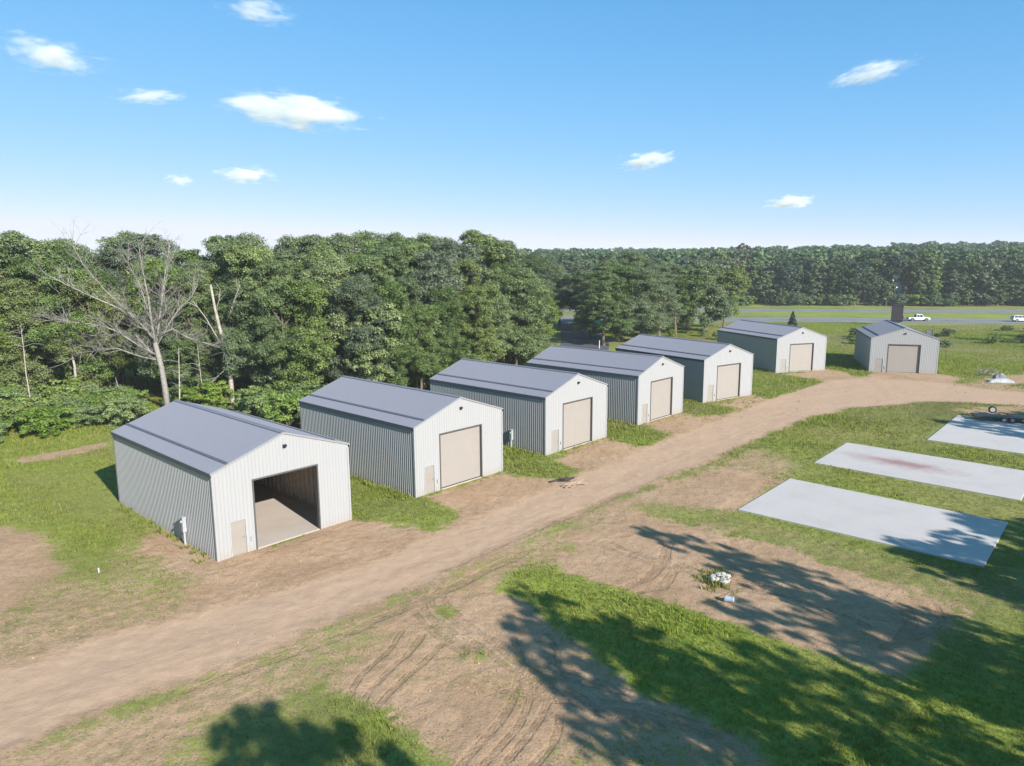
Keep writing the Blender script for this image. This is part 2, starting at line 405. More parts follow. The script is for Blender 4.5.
def make_shed(open_door=False, meter=False):
    root = empty('storage_shed', (0, 0, 0))
    ops = [(GA, GB, GZ), (DA, DB, DZ)]
    ribbed_wall(0, W, lambda x, o, z: (x, -o, z), gable, ops).build('wall', M['wall'], root)
    ribbed_wall(0, W, lambda x, o, z: (x, L+o, z), gable).build('wall', M['wall'], root)
    ribbed_wall(0, L, lambda x, o, z: (-o, x, z), lambda x: HE-.03).build('wall', M['wall'], root)
    ribbed_wall(0, L, lambda x, o, z: (W+o, x, z), lambda x: HE-.03).build('wall', M['wall'], root)
    # roof: two ribbed slopes with a little thickness
    ov, oe = .07, .09
    mb = MB()
    nrm = math.hypot(1, SL)
    for side in (0, 1):
        st = rib_stations(-ov, L+ov, (), ((0, 0), (.10, 0), (.14, 1), (.18, 1), (.222, 0)))
        xe = -oe; ze = HE - SL*oe
        def pt(t, y, off):           # t 0 eave .. 1 ridge
            x = xe+(W/2-xe)*t; z = ze+(HR-ze)*t + off*nrm
            return ((x if side == 0 else W-x), y, z)
        for (ya, oa), (yb, ob) in zip(st[:-1], st[1:]):
            mb.add([pt(0, ya, oa*.032+.02), pt(0, yb, ob*.032+.02), pt(1, yb, ob*.032+.02), pt(1, ya, oa*.032+.02)], [(0,1,2,3)])
        mb.add([pt(0, -ov, -.03), pt(0, L+ov, -.03), pt(1, L+ov, -.03), pt(1, -ov, -.03)], [(0,1,2,3)])
    roof = mb.build('roof', M['roof'], root)
    rc = MB()
    for s in (1, -1):
        Mx = Matrix.Translation((W/2, 0, HR+.083)) @ Matrix.Rotation(s*math.atan(SL), 4, 'Y')
        rc.box((0 if s > 0 else -.20, -ov-.02, -.012), (.20 if s > 0 else 0, L+ov+.02, .012), Mx)
    rc.build('ridge_cap', M['roof'], roof)
    for s in (0, 1):
        sg = MB(); x = .95; z = HE+SL*x+.05
        prof = [(x-.07, z-SL*.07), (x+.07, z+SL*.07), (x+.06, z+SL*.06+.07), (x-.07, z-SL*.07+.045)]
        if s: prof = [(W-a, b) for a, b in prof]
        sg.prism(prof, -.02, L+.02); sg.build('snow_guard', M['guard'], roof)
    # fascia along eaves, rake trim along gables, corner trims
    for s in (0, 1):
        fb = MB(); xa, xb = (-oe-.012, -oe+.012) if s == 0 else (W+oe-.012, W+oe+.012)
        fb.box((xa, -ov, HE-.24), (xb, L+ov, HE-.002)); 
        fb.box((min(xa, 0) if s == 0 else W+.025, -ov+.01, HE-.235), (-.025 if s == 0 else max(xb, W), L+ov-.01, HE-.215))
        fb.build('fascia', M['fascia'], root)
    for y in (-.052, L+.052):
        rb = MB()
        for s in (0, 1):
            p = [(-oe, HE-SL*oe+.045), (W/2, HR+.045), (W/2, HR-.07), (-oe, HE-SL*oe-.07)]
            if s: p = [(W-a, b) for a, b in p]
            rb.prism(p, y-.022, y+.022)
        rb.build('rake_trim', M['raketrim'], root)
    for (x, y) in ((0, 0), (W, 0), (0, L), (W, L)):
        c = MB(); sx = -1 if x == 0 else 1; sy = -1 if y == 0 else 1
        c.box((x+sx*.030-(.13 if sx > 0 else 0), y+sy*.028-.004, -.05), (x+sx*.030+(.13 if sx < 0 else 0), y+sy*.028+.004, HE-.24))
        c.box((x+sx*.036-.004, y+sy*.024-(.13 if sy > 0 else 0), -.05), (x+sx*.036+.004, y+sy*.024+(.13 if sy < 0 else 0), HE-.24))
        c.build('corner_trim', M['trim'], root)
    # overhead door opening
    fr = MB(); T = .09
    fr.box((GA-T, -.045, -.02), (GA, .20, GZ+T)); fr.box((GB, -.045, -.02), (GB+T, .20, GZ+T)); fr.box((GA, -.045, GZ), (GB, .20, GZ+T))
    fr.build('door_frame', M['jamb'], root)
    if not open_door:
        gd = MB(); n = 8; h = (GZ+.02)/n
        for i in range(n):
            z0 = .0+i*h
            gd.add([(GA, .17, z0), (GB, .17, z0), (GB, .165, z0+.008), (GA, .165, z0+.008), (GB, .165, z0+h-.008), (GA, .165, z0+h-.008), (GB, .17, z0+h), (GA, .17, z0+h)],
                   [(0,1,2,3), (3,2,4,5), (5,4,6,7)])
        g = gd.build('overhead_door', M['beige'], root)
        sb = MB(); sb.box((GA, .10, .0), (GB, .148, .07)); sb.build('bottom_seal', M['rubber'], g)
    # entry door
    ef = MB(); t = .05
    ef.box((DA-t, -.035, -.02), (DA, .10, DZ+t)); ef.box((DB, -.035, -.02), (DB+t, .10, DZ+t)); ef.box((DA, -.035, DZ), (DB, .10, DZ+t))
    ef.build('entry_frame', M['greybox'], root)
    ed = MB(); ed.box((DA+.003, .03, .03), (DB-.003, .075, DZ-.003))
    ed.box((DA+.003, -.02, -.02), (DB-.003, .09, .028))
    d = ed.build('entry_door', M['beigedoor'], root)
    hb = MB(); hb.tube([(DB-.09, .03, 1.0), (DB-.09, -.035, 1.0), (DB-.20, -.04, 1.0)], [.014]*3, 6)
    hb.tube([(DB-.09, .028, 1.0), (DB-.09, .018, 1.0)], [.035]*2, 10); hb.build('handle', M['chrome'], d)
    # wall lamp under the gable, outlet by the door
    lp = MB(); lp.box((W/2-.10, -.10, HR-.95), (W/2+.10, -.02, HR-.74))
    lp.add([(W/2-.11, -.20, HR-.80), (W/2+.11, -.20, HR-.80), (W/2+.11, -.10, HR-.72), (W/2-.11, -.10, HR-.72), (W/2-.11, -.19, HR-.86), (W/2+.11, -.19, HR-.86), (W/2+.11, -.10, HR-.86), (W/2-.11, -.10, HR-.86)],
           [(0,1,2,3), (0,4,5,1), (4,7,6,5), (0,3,7,4), (1,5,6,2)])
    lp.build('wall_lamp', M['dark'], root)
    ob = MB(); ob.box((2.06, -.085, .62), (2.17, -.02, .84)); ob.box((2.05, -.10, .84), (2.18, -.02, .86)); ob.build('outlet_box', M['greybox'], root)
    if meter:
        y = 4.0; mbx = MB()
        mbx.box((-.28, y-.13, .80), (-.06, y+.13, 1.72)); mbx.box((-.30, y-.15, 1.72), (-.05, y+.15, 1.75))
        mbx.tube([(-.28, y, 1.45), (-.37, y, 1.45)], [.085, .08], 12)
        for z in (.9, 1.6): mbx.box((-.06, y-.08, z), (.0, y+.08, z+.05))
        mo = mbx.build('meter_box', M['greybox'], root)
        cb = MB(); cb.box((-.23, y-.05, -.1), (-.12, y+.05, .798)); cb.build('conduit', M['greybox'], mo)
    # slab
    sl = MB(); sl.box((.06, .06, -.3), (W-.06, L-.06, .02)); sl.box((GA, -.02, -.3), (GB, .059, .012))
    sl.build('floor_slab', M['slab_in'], root)
    if open_door:
        ln = MB()
        for x in (.14, W-.15): ln.box((x, .25, .021), (x+.01, L-.15, HE-.12))
        ln.box((.14, L-.15, .021), (W-.14, L-.14, HE-.12)); ln.build('wall_lining', M['liner'], root)
        sf = MB(); y = .45
        while y < L-.3:
            for x in (.151, W-.29): sf.box((x, y, .021), (x+.139, y+.07, HE-.13))
            y += .61
        x = .45
        while x < W-.3:
            sf.box((x, L-.29, .021), (x+.07, L-.151, HE-.13)); x += .61
        for x in (.152, W-.30):
            for z in (.022, HE-.125): sf.box((x, .30, z), (x+.148, L-.3, z+.04))
        sf.build('stud_framing', M['timber'], root)
        cb = MB(); cb.add([(.05, .06, HE-.1), (W-.05, .06, HE-.1), (W-.05, L-.06, HE-.1), (.05, L-.06, HE-.1)], [(0,1,2,3)]); cb.build('ceiling_lining', M['ceil'], root)
    return root

M['slab_in'] = concrete('shed_floor', (.56, .48, .41), [(4, 6, 3, 2, .4, (.38, .31, .26), .6), (5.5, 2.5, 2.2, 1.0, .9, (.40, .33, .27), .6)])
SHEDS = [((-17.05, 38.90), 47.2), ((-7.08, 50.02), 46.9), ((2.93, 61.27), 46.8), ((13.10, 72.84), 46.8), ((23.04, 84.55), 34.3), ((40.23, 107.47), 18.2), ((54.77, 108.10), -17.8)]
labels = ['white metal shed with an open doorway showing its concrete floor and stud walls',
          'white shed with beige overhead door standing right beside the open fronted shed',
          'white closed shed with a meter box on its dark ribbed side wall',
          'white closed shed whose back roof edge meets the shaded asphalt drive behind it',
          'white shed turned slightly off the straight row, fifth from the open shed',
          'white shed with a small dark conifer standing behind its ridge',
          'pale grey fronted shed at the bend of the dirt road below the dark sign tower']
protos = {}
for i, ((x, y), a) in enumerate(SHEDS):
    key = (i == 0, i in (0, 2))
    s = make_shed(*key) if key not in protos else copy_tree(protos[key])
    protos.setdefault(key, s)
    s.location = (x, y, 0); s.rotation_euler.z = R(a)
    tag(s, labels[i], 'shed', 'metal storage sheds along the dirt road')

# ------------------------------------------------------------------ concrete pads
def pad(pts, label, mat):
    c = Vector((sum(p[0] for p in pts)/4, sum(p[1] for p in pts)/4, 0))
    mb = MB(); n = 4
    vs = [(p[0]-c.x, p[1]-c.y, z) for z in (-.25, .045) for p in pts] + [((p[0]-c.x)*.998, (p[1]-c.y)*.998, .055) for p in pts]
    mb.add(vs, [(8,9,10,11)] + [(i+4*k, (i+1) % 4+4*k, (i+1) % 4+4*k+4, i+4*k+4) for k in (0, 1) for i in range(4)])
    o = mb.build('concrete_pad', mat, None); o.location = c
    return tag(o, label, 'concrete pad', 'bare concrete pads beside the dirt road')
pc = (.585, .54, .52)
pad([(21.76, 53.88), (32.16, 44.12), (26.23, 37.43), (15.49, 46.90)], 'clean white concrete pad, the one closest to the rubble heap', concrete('pad_plain', pc, [(.5, 1.0, 1.6, .25, -.5, (.4, .39, .38), .5)]))
pad([(31.36, 64.93), (41.9, 55.0), (36.0, 48.4), (25.50, 58.31)], 'middle concrete pad with a long reddish stain across its centre', concrete('pad_stained', pc, [(-1.2, 1.2, 7.0, 2.1, R(-44), (.34, .23, .22), .8), (-.9, 1.1, 3.6, 1.2, R(-44), (.25, .13, .13), .75)]))
pad([(48.83, 76.45), (48.7+10.4, 76.3-9.8), (39.6+10.4, 65.6-9.8), (39.40, 65.86)], 'tree shaded concrete pad with the black flatbed trailer standing at its edge', concrete('pad_shaded', pc, [(1.2, -1.0, 1.6, 1.1, R(-50), (.28, .17, .17), .7), (3.5, -4, 2.0, 1.0, 0, (.42, .33, .31), .5)]))

# ------------------------------------------------------------------ ground
ROAD = [(-22.68, 25.71), (-21.68, 27.65), (-18.28, 30.72), (-13.36, 33.82), (-8.11, 38.09), (-2.85, 45.11), (3.62, 52.48), (11.54, 62.54), (22.39, 75.07), (35.95, 90.68), (46.21, 100.59), (52.27, 102.13), (58.52, 98.38), (62.46, 92.65), (66.96, 88.87), (74.08, 85.27),
        (67.81, 77.82), (60.08, 82.03), (50.65, 84.79), (39.15, 80.95), (30.91, 74.82), (21.18, 64.44), (13.68, 56.23), (6.25, 48.95), (0.44, 42.43), (-4.50, 36.23), (-8.80, 31.82), (-11.98, 28.77), (-14.64, 26.22), (-16.90, 24.05), (-18.13, 22.63), (-18.98, 21.03)]
GRASS = [  # density, edge softness in metres, outline
 (.55, 3.0, [(-27.22, 30.30), (-24.84, 32.12), (-20.12, 34.13), (-15.24, 39.02), (-9.63, 35.11), (-15.78, 28.50), (-22.45, 24.46)]),
 (.06, 1.5, [(-40.40, 43.29), (-33.51, 44.39), (-30.20, 43.12), (-25.61, 37.82), (-24.77, 34.19), (-24.98, 31.64), (-29.08, 30.32)]),
 (.30, 2.0, [(-23.52, 30.26), (-23.22, 34.17), (-19.44, 35.84), (-18.16, 39.07), (-14.66, 39.01), (-10.15, 35.12), (-14.31, 30.14), (-18.76, 27.03), (-20.77, 26.35)]),
 (.52, 1.5, [(-24.36, 45.69), (-16.99, 38.77), (-16.52, 34.08), (-19.00, 32.05), (-23.79, 37.79)]),
 (.10, 1.0, [(-22.47, 43.84), (-20.39, 42.78), (-17.22, 39.05), (-18.70, 37.71), (-21.97, 40.89)]),
 # aprons
 (.42, 2.2, [(-25.81, 34.21), (-26.20, 37.18), (-23.13, 37.13), (-19.15, 35.25), (-15.05, 33.00), (-17.99, 30.19), (-22.34, 28.58)]),
 (.05, 1.2, [(-16.94, 38.22), (-15.46, 40.63), (-12.57, 44.02), (-10.83, 45.82), (-7.87, 45.39), (-5.13, 41.87), (-8.00, 37.55), (-12.78, 33.60), (-15.95, 32.81)]),
 (.08, 1.0, [(-6.47, 49.86), (-0.62, 56.55), (1.80, 55.11), (4.90, 53.98), (3.52, 51.04), (-2.81, 44.56), (-5.13, 41.87), (-3.98, 46.86)]),
 (.16, 1.2, [(3.07, 59.77), (9.16, 67.85), (11.85, 64.32), (11.30, 61.19), (5.63, 53.44), (4.40, 56.72)]),
 (.22, 1.4, [(13.51, 72.47), (19.53, 79.32), (24.77, 77.55), (22.64, 74.09), (13.10, 63.56), (15.27, 68.09)]),
 (.30, 1.6, [(22.84, 83.24), (30.98, 90.14), (34.41, 90.02), (40.97, 96.58), (22.11, 74.10), (20.25, 75.14), (25.61, 80.24)]),
 (.10, 1.2, [(39.84, 105.44), (49.34, 111.11), (54.47, 107.78), (47.52, 98.81), (41.33, 94.19), (39.30, 95.84), (44.13, 102.46)]),
 (.04, 1.2, [(54.77, 107.77), (63.49, 105.42), (64.73, 101.63), (59.32, 95.08), (48.11, 97.12)]),
 # yard on the near side of the road
 (.42, 1.5, [(-11.96, 25.59), (-11.42, 28.45), (-8.71, 31.43), (-4.95, 35.51), (0.43, 41.77), (6.15, 48.10), (13.42, 55.13), (21.75, 63.34), (24.46, 60.87), (22.96, 54.92), (20.89, 53.63), (15.17, 46.50), (8.43, 45.09), (2.70, 38.74), (-0.18, 36.17), (-2.21, 33.88), (-6.08, 30.04), (-8.61, 26.22), (-10.69, 24.34)]),
 (.16, 1.5, [(5.97, 46.68), (9.14, 49.11), (14.81, 54.29), (18.23, 56.41), (21.18, 53.37), (15.36, 46.90), (12.31, 47.36), (8.77, 47.02)]),
 (.62, .9, [(8.36, 47.85), (10.22, 49.09), (13.00, 47.35), (15.23, 46.50), (18.26, 43.13), (22.09, 38.44), (25.35, 36.41), (30.00, 38.31), (25.00, 31.47), (21.84, 32.50), (19.46, 35.51), (16.70, 39.23), (13.19, 43.22), (9.75, 45.07)]),
 (.10, 1.2, [(-3.73, 33.90), (-0.71, 35.93), (1.47, 36.76), (3.91, 29.92), (5.04, 26.07), (7.02, 24.45), (8.70, 22.74), (8.59, 20.56), (-3.08, 20.66), (-2.54, 21.78), (-4.71, 24.58), (-7.19, 26.21), (-7.30, 28.40)]),
 (.30, .8, [(-6.82, 29.20), (-4.12, 32.85), (-1.53, 29.98), (1.89, 26.80), (0.97, 24.22), (-1.76, 26.15), (-4.58, 26.18)]),
 (.42, 1.2, [(1.64, 23.08), (4.65, 23.89), (8.61, 22.48), (9.24, 20.55), (0.82, 20.63)]),
 (.05, 1.1, [(2.41, 38.75), (5.56, 43.35), (8.56, 45.85), (12.06, 43.76), (15.92, 40.27), (18.63, 37.15), (21.17, 33.89), (21.77, 32.00), (19.44, 29.72), (15.88, 26.50), (13.92, 28.00), (11.25, 30.18), (8.63, 32.48), (5.57, 34.89), (2.57, 36.88)]),
 # pure lush
 (.95, .8, [(-0.86, 34.98), (0.38, 37.69), (2.59, 37.13), (5.53, 34.66), (8.58, 32.28), (11.19, 30.00), (13.85, 27.84), (15.73, 26.23), (19.45, 29.38), (27.46, 33.47), (16.66, 19.23), (8.74, 19.30), (8.88, 23.28), (7.16, 25.01), (5.44, 26.07), (3.71, 28.27), (2.16, 30.83), (0.33, 33.42)]),
 (.80, 1.0, [(-11.25, 20.73), (-11.63, 23.48), (-10.98, 25.58), (-8.61, 26.22), (-6.84, 25.54), (-4.15, 23.41), (-2.18, 21.58), (-1.90, 20.21)]),
 (.50, 1.0, [(-10.62, 26.24), (-8.82, 30.07), (-6.51, 31.12), (-5.78, 29.61), (-7.57, 26.91), (-9.56, 24.33)]),
 (.88, .4, [(-3.80, 32.64), (-3.37, 33.26), (-2.72, 32.53), (-3.13, 31.65)]),
 (.7, .5, [(-2.26, 28.74), (-1.76, 29.14), (-1.21, 28.65), (-1.62, 28.02)]),
 (.34, 1.6, [(-19.10, 20.36), (-18.54, 22.22), (-16.65, 23.64), (-14.34, 25.62), (-11.14, 27.09), (-10.30, 25.90), (-11.38, 24.64), (-11.69, 23.21), (-11.20, 20.29)]),
 # between the sheds
 (.9, .9, [(-12.59, 53.83), (-8.51, 51.76), (-7.16, 50.10), (-4.49, 47.27), (-7.47, 45.01), (-10.21, 45.43), (-11.09, 46.99)]),
 (.95, .8, [(-0.81, 66.91), (2.88, 61.06), (4.18, 58.20), (5.55, 56.70), (3.76, 54.53), (0.59, 55.13), (-0.71, 56.84)]),
 (.95, .8, [(10.28, 76.44), (13.10, 72.48), (14.86, 68.93), (16.45, 67.25), (13.10, 63.56), (10.70, 65.84), (9.21, 68.25)]),
 (.95, .8, [(21.22, 86.42), (23.00, 83.85), (25.38, 81.39), (23.27, 78.13), (20.64, 76.64), (19.54, 79.88)]),
 (.90, 1.5, [(37.13, 108.52), (40.19, 106.40), (43.73, 99.82), (45.70, 96.40), (35.87, 87.23), (32.18, 87.36), (31.33, 91.56)]),
 (1.0, 1.0, [(67.52, 152.51), (69.44, 143.02), (55.07, 107.75), (51.43, 104.01), (50.42, 110.01), (50.90, 114.34)]),
 # far meadow bare spots
 (.35, 1.5, [(57.99, 95.13), (67.12, 99.76), (68.78, 93.17), (70.47, 90.15), (67.44, 86.15), (60.76, 89.09)]),
 (.15, 1.5, [(68.25, 101.49), (79.99, 106.69), (74.98, 96.09), (66.98, 96.40)]),
 (.30, 1.5, [(51.65, 80.55), (62.34, 82.55), (60.48, 76.98), (52.23, 76.19), (50.08, 78.37)]),
 (.25, .8, [(-45.19, 60.91), (-42.45, 63.53), (-39.21, 66.75), (-38.28, 65.59), (-40.23, 61.44), (-42.53, 59.58)]),
]
LUSH = [
 (.25, 3.0, [(-27.22, 30.30), (-23.22, 34.17), (-12.48, 30.12), (-10.22, 26.24), (-11.04, 20.29), (-19.10, 20.36)]),
 (.25, 4.0, [(-27.22, 30.30), (-26.32, 34.22), (-20.07, 37.09), (-9.63, 35.11), (6.28, 49.17), (22.90, 64.03), (23.51, 56.29), (8.43, 45.09), (-0.70, 34.98), (-6.82, 29.20), (-11.33, 23.20), (-19.10, 20.36)]),
 (.62, 3.0, [(-51.54, 57.98), (-37.27, 64.11), (-28.63, 49.86), (-20.09, 42.12), (-17.00, 37.69), (-20.12, 34.13), (-26.35, 39.20), (-31.22, 44.89), (-41.41, 46.00)]),
 (.42, 2.0, [(8.43, 49.13), (14.56, 47.94), (20.28, 40.66), (25.59, 36.78), (31.12, 38.30), (24.57, 29.66), (21.23, 31.52), (18.34, 36.51), (11.92, 43.24)]),
 (.42, 3.0, [(30.91, 74.82), (39.15, 80.95), (51.75, 86.69), (65.55, 83.66), (31.12, 38.30), (26.09, 37.56), (29.34, 66.12), (22.18, 61.94)]),
 (.78, 1.0, [(-0.86, 34.98), (0.38, 37.69), (2.59, 37.13), (8.58, 32.28), (15.73, 26.23), (27.46, 33.47), (16.66, 19.23), (8.74, 19.30), (8.88, 23.28), (5.44, 26.07), (2.16, 30.83)]),
 (.45, 1.5, [(-11.25, 20.73), (-11.63, 23.48), (-10.98, 25.58), (-8.61, 26.22), (-6.84, 25.54), (-4.15, 23.41), (-2.18, 21.58), (-1.90, 20.21)]),
 (.35, 2, [(-10.62, 26.24), (-8.82, 30.07), (-6.51, 31.12), (-5.78, 29.61), (-7.57, 26.91), (-9.56, 24.33)]),
]
SHED_FP = []
for (x, y), a in SHEDS:
    c, s_ = math.cos(R(a)), math.sin(R(a))
    SHED_FP.append([(x+c*u-s_*v, y+s_*u+c*v) for u, v in ((0, 0), (W, 0), (W, L), (0, L))])
RUTS = [  # centre lines of tyre ruts in the soft soil
 [(-6.64, 25.54), (-6.33, 27.25), (-5.51, 29.35), (-5.28, 30.74)], [(-5.43, 24.77), (-4.78, 26.18), (-3.81, 28.20), (-3.35, 30.01)], [(-5.99, 25.27), (-5.54, 26.60), (-4.63, 28.77), (-4.30, 30.37)],
 [(-6.08, 35.29), (-5.11, 32.86), (-4.23, 31.28), (-3.35, 30.01), (-2.15, 28.98)], [(-5.78, 35.76), (-4.66, 33.17), (-3.70, 31.65), (-2.86, 30.71)],
 [(-1.17, 21.76), (-0.08, 23.76), (0.39, 25.46), (0.66, 26.81)], [(-2.01, 21.58), (-0.72, 24.12), (-0.08, 26.13), (0.27, 28.31), (-0.08, 29.97)], [(0.53, 21.75), (1.21, 23.19), (1.60, 24.69)],
 [(-1.98, 29.99), (-0.59, 28.16), (1.05, 26.39), (2.89, 24.68), (4.62, 23.72)], [(-0.56, 26.13), (1.80, 25.45), (4.03, 24.67), (6.17, 24.05), (7.49, 23.46)],
 [(1.09, 27.39), (3.46, 26.23), (5.70, 25.40), (7.83, 24.63)], [(5.02, 34.67), (6.82, 36.06), (8.43, 38.65), (9.36, 40.84)], [(5.65, 33.77), (7.44, 35.10), (9.16, 37.82)],
 [(16.54, 28.92), (17.56, 29.75), (18.51, 31.08), (18.92, 32.54)], [(16.67, 28.75), (17.82, 29.66), (18.79, 30.99), (19.33, 32.74)],
 [(-20.29, 25.68), (-15.98, 28.90), (-10.63, 33.15), (-3.74, 39.99)], [(-19.32, 24.31), (-15.32, 27.58), (-10.22, 31.74), (-3.57, 38.02)], [(-3.74, 39.99), (3.33, 48.15), (14.82, 61.11), (31.85, 80.05)], [(-3.57, 38.02), (3.16, 45.56), (14.16, 58.27), (31.36, 77.35)],
 [(-13.46, 26.27), (-9.49, 29.23), (-4.75, 33.92), (0.41, 39.93)], [(3.32, 47.95), (7.57, 53.40), (10.48, 56.59)], [(50.56, 102.20), (49.23, 93.90), (46.27, 86.88)], [(57.94, 103.75), (56.23, 96.81), (54.73, 90.72)],
 [(9.44, 33.72), (11.81, 34.80), (14.47, 33.65), (16.61, 30.83)], [(5.26, 40.91), (7.29, 38.67), (10.20, 36.63), (12.84, 34.79)],
]
def spaced(segs):
    out = []
    for a, b, s in segs: out.append(np.arange(a, b, s))
    return np.concatenate(out)
fine = spaced([(-90, -24, .45), (-24, 32, .125), (32, 96, .45)]); finey = spaced([(14, 20.5, .4), (20.5, 48, .125), (48, 90, .33), (90, 135, .6)])
gx = np.concatenate([-np.geomspace(9000, 92, 34), fine, np.geomspace(97.5, 9000, 46)])
gy = np.concatenate([-np.geomspace(9000, 15, 22), np.arange(-12, 14, 2.0), finey, np.geomspace(136.5, 9000, 70)])
X, Y = np.meshgrid(gx, gy); sh = X.shape; X = X.ravel(); Y = Y.ravel()
near = (X > -95) & (X < 100) & (Y > 12) & (Y < 140)
xn, yn = X[near], Y[near]
wob = (fbm(xn*.5, yn*.5, 3, 4)-.5)*4.2
wob2 = (fbm(xn*2.2, yn*2.2, 9, 3)-.5)*1.3
def paint(base, items, wk):
    g = base
    for val, soft, poly in items:
        d = poly_sd(xn, yn, poly)+wob*min(1, soft)*wk+wob2
        k = sstep(soft, -soft, d); g = g*(1-k)+val*k
    return g
gb = .82+.18*(fbm(xn*.15, yn*.15, 21)-.5)
grass_n = paint(gb, GRASS, .55)
lush_n = np.clip(paint(.68+0*xn, LUSH, .6)+(fbm(xn*.12, yn*.12, 31)-.5)*.9, 0, 1)
rd = poly_sd(xn, yn, ROAD)+wob*.28+wob2*.45
road_n = sstep(.5, -.6, rd)
grass_n = grass_n*(1-sstep(.9, -.3, rd)*.97)
# faint grassy middle and tufts on the road shoulders
pads = [[(21.76, 53.88), (32.16, 44.12), (26.23, 37.43), (15.49, 46.90)], [(31.36, 64.93), (41.9,55.0), (36.0,48.4), (25.50, 58.31)], [(48.83, 76.45), (59.1,66.5), (50,55.8), (39.40, 65.86)]]
solid = np.full(xn.shape, 1e9)
for fp in SHED_FP+pads: solid = np.minimum(solid, poly_sd(xn, yn, fp))
rut_n = np.zeros(xn.shape); rutd_n = np.full(xn.shape, 9.0)
wx_, wy_ = (fbm(xn*.3, yn*.3, 101, 2)-.5)*.8, (fbm(xn*.3, yn*.3, 102, 2)-.5)*.8
rg = random.Random(5)
for r0_ in list(RUTS):
    for dx in (.55, 1.75): 
        if rg.random() < .45: RUTS.append([(a+dx+rg.uniform(-.2, .2), b+dx*.35+rg.uniform(-.2, .2)) for a, b in r0_])
for r in RUTS:
    d = line_d(xn+wx_, yn+wy_, r); rutd_n = np.minimum(rutd_n, d); rut_n = np.maximum(rut_n, np.exp(-(d/.11)**2)*(.35+.9*vnoise(xn*1.2, yn*1.2, 5)))
rut_n = np.clip(rut_n, 0, 1)*(1-.8*road_n)
def full(a, v): o = np.full(X.shape, v, dtype=np.float64); o[near] = a; return o
meadow = fbm(X*.05, Y*.05, 77, 4)
grass = full(grass_n, .88); lush = np.clip(.50+(fbm(X*.035+3, Y*.09, 78, 4)-.5)*3.6, 0, 1)
farw = sstep(96, 132, yn); lush_n = lush_n*(1-farw)+lush[near]*farw; lush[near] = lush_n
track = full(road_n, 0); rut = full(rut_n, 0); rutd = full(rutd_n, 9.0)
def terrain(x, y):
    d = (y+.14*x)-292
    h = sstep(0, 520, d)*13.5*(.42+.8*fbm(x/150.0, y/220.0, 51, 3)) + sstep(600, 3000, d)*12
    return h
Z = terrain(X, Y)
zn = (fbm(xn*.35, yn*.35, 41, 4)-.5)*.16+(fbm(xn*2.5, yn*2.5, 43, 3)-.5)*.07*(1-.6*road_n)
zn = zn - rut_n*.035
zn = zn*np.clip((solid-.05)/1.2, 0, 1)-.035*(solid < 1.2)
zn = np.where(solid < -.4, -.2, zn)
edge = np.clip((95-np.abs(xn))/8, 0, 1)*np.clip((140-yn)/8, 0, 1)
Z[near] += zn*edge
ny, nx = sh
idx = np.arange(ny*nx).reshape(sh)
quads = np.stack([idx[:-1,:-1], idx[:-1,1:], idx[1:,1:], idx[1:,:-1]], -1).reshape(-1, 4)
qroad = track[quads].mean(1) > .5
VV = np.stack([X, Y, Z], -1)
def grid_obj(name, q):
    used, inv = np.unique(q, return_inverse=True); inv = inv.reshape(q.shape)
    me = bpy.data.meshes.new(name); me.vertices.add(len(used)); me.vertices.foreach_set('co', VV[used].astype(np.float32).ravel())
    me.loops.add(inv.size); me.loops.foreach_set('vertex_index', inv.ravel().astype(np.int32))
    me.polygons.add(len(q)); me.polygons.foreach_set('loop_start', np.arange(0, inv.size, 4, dtype=np.int32))
    for k, a in (('grass', grass), ('lush', lush), ('track', track), ('rut', rut), ('rutd', rutd)):
        at = me.attributes.new(k, 'FLOAT', 'POINT'); at.data.foreach_set('value', a[used].astype(np.float32))
    me.update(calc_edges=True); me.polygons.foreach_set('use_smooth', [True]*len(q))
    return tag(link(name, me, M['ground']), kind='structure')
grid_obj('ground', quads[~qroad]); grid_obj('dirt_road', quads[qroad])

# ------------------------------------------------------------------ grass (stuff)
def tufts(cx, cy, cz, hgt, lu, nb, name):
    n = len(cx); tot = n*nb
    a = RNG.uniform(0, 2*np.pi, tot); c = np.repeat(np.stack([cx, cy, cz], -1), nb, 0)
    h = np.repeat(hgt, nb)*RNG.uniform(.55, 1.2, tot); sp = np.repeat(hgt, nb)*.55
    ro = RNG.uniform(0, 2*np.pi, tot); rr = np.sqrt(RNG.uniform(0, 1, tot))*sp
    base = c+np.stack([np.cos(ro)*rr, np.sin(ro)*rr, 0*rr-.02], -1)
    wd = h*RNG.uniform(.09, .17, tot)
    t = np.stack([-np.sin(a)*wd, np.cos(a)*wd, 0*a], -1)
    lean = RNG.uniform(.15, .75, tot)*h
    tip = base+np.stack([np.cos(a)*lean, np.sin(a)*lean, h], -1)
    V = np.stack([base-t, base+t, tip], 1).reshape(-1, 3)
    tint = np.repeat(np.clip(np.repeat(RNG.uniform(0, 1, n), nb)*.7+RNG.uniform(0, .3, tot), 0, 1), 3)
    return tag(np_mesh(name, V, 3, M['blade'], None, {'lush': np.repeat(np.repeat(lu, nb), 3), 'tint': tint}), kind='stuff')
qa = (X[quads[:,1]]-X[quads[:,0]])*(Y[quads[:,3]]-Y[quads[:,0]])
qcx, qcy = X[quads].mean(1), Y[quads].mean(1)
gq = grass[quads].mean(1); lq = lush[quads].mean(1)
sol = full(solid, 1e9)[quads].min(1)
inv = (qcy > 18) & (qcy < 196-.16*(qcx-61)) & (np.abs(qcx) < qcy*.78+6) & (sol > .06) & (X[quads[:,0]] > -89) & ((qcy < 134) & (X[quads[:,0]] < 95) | (qcy > 100) & (qcx > 5) & (qcx < 190))
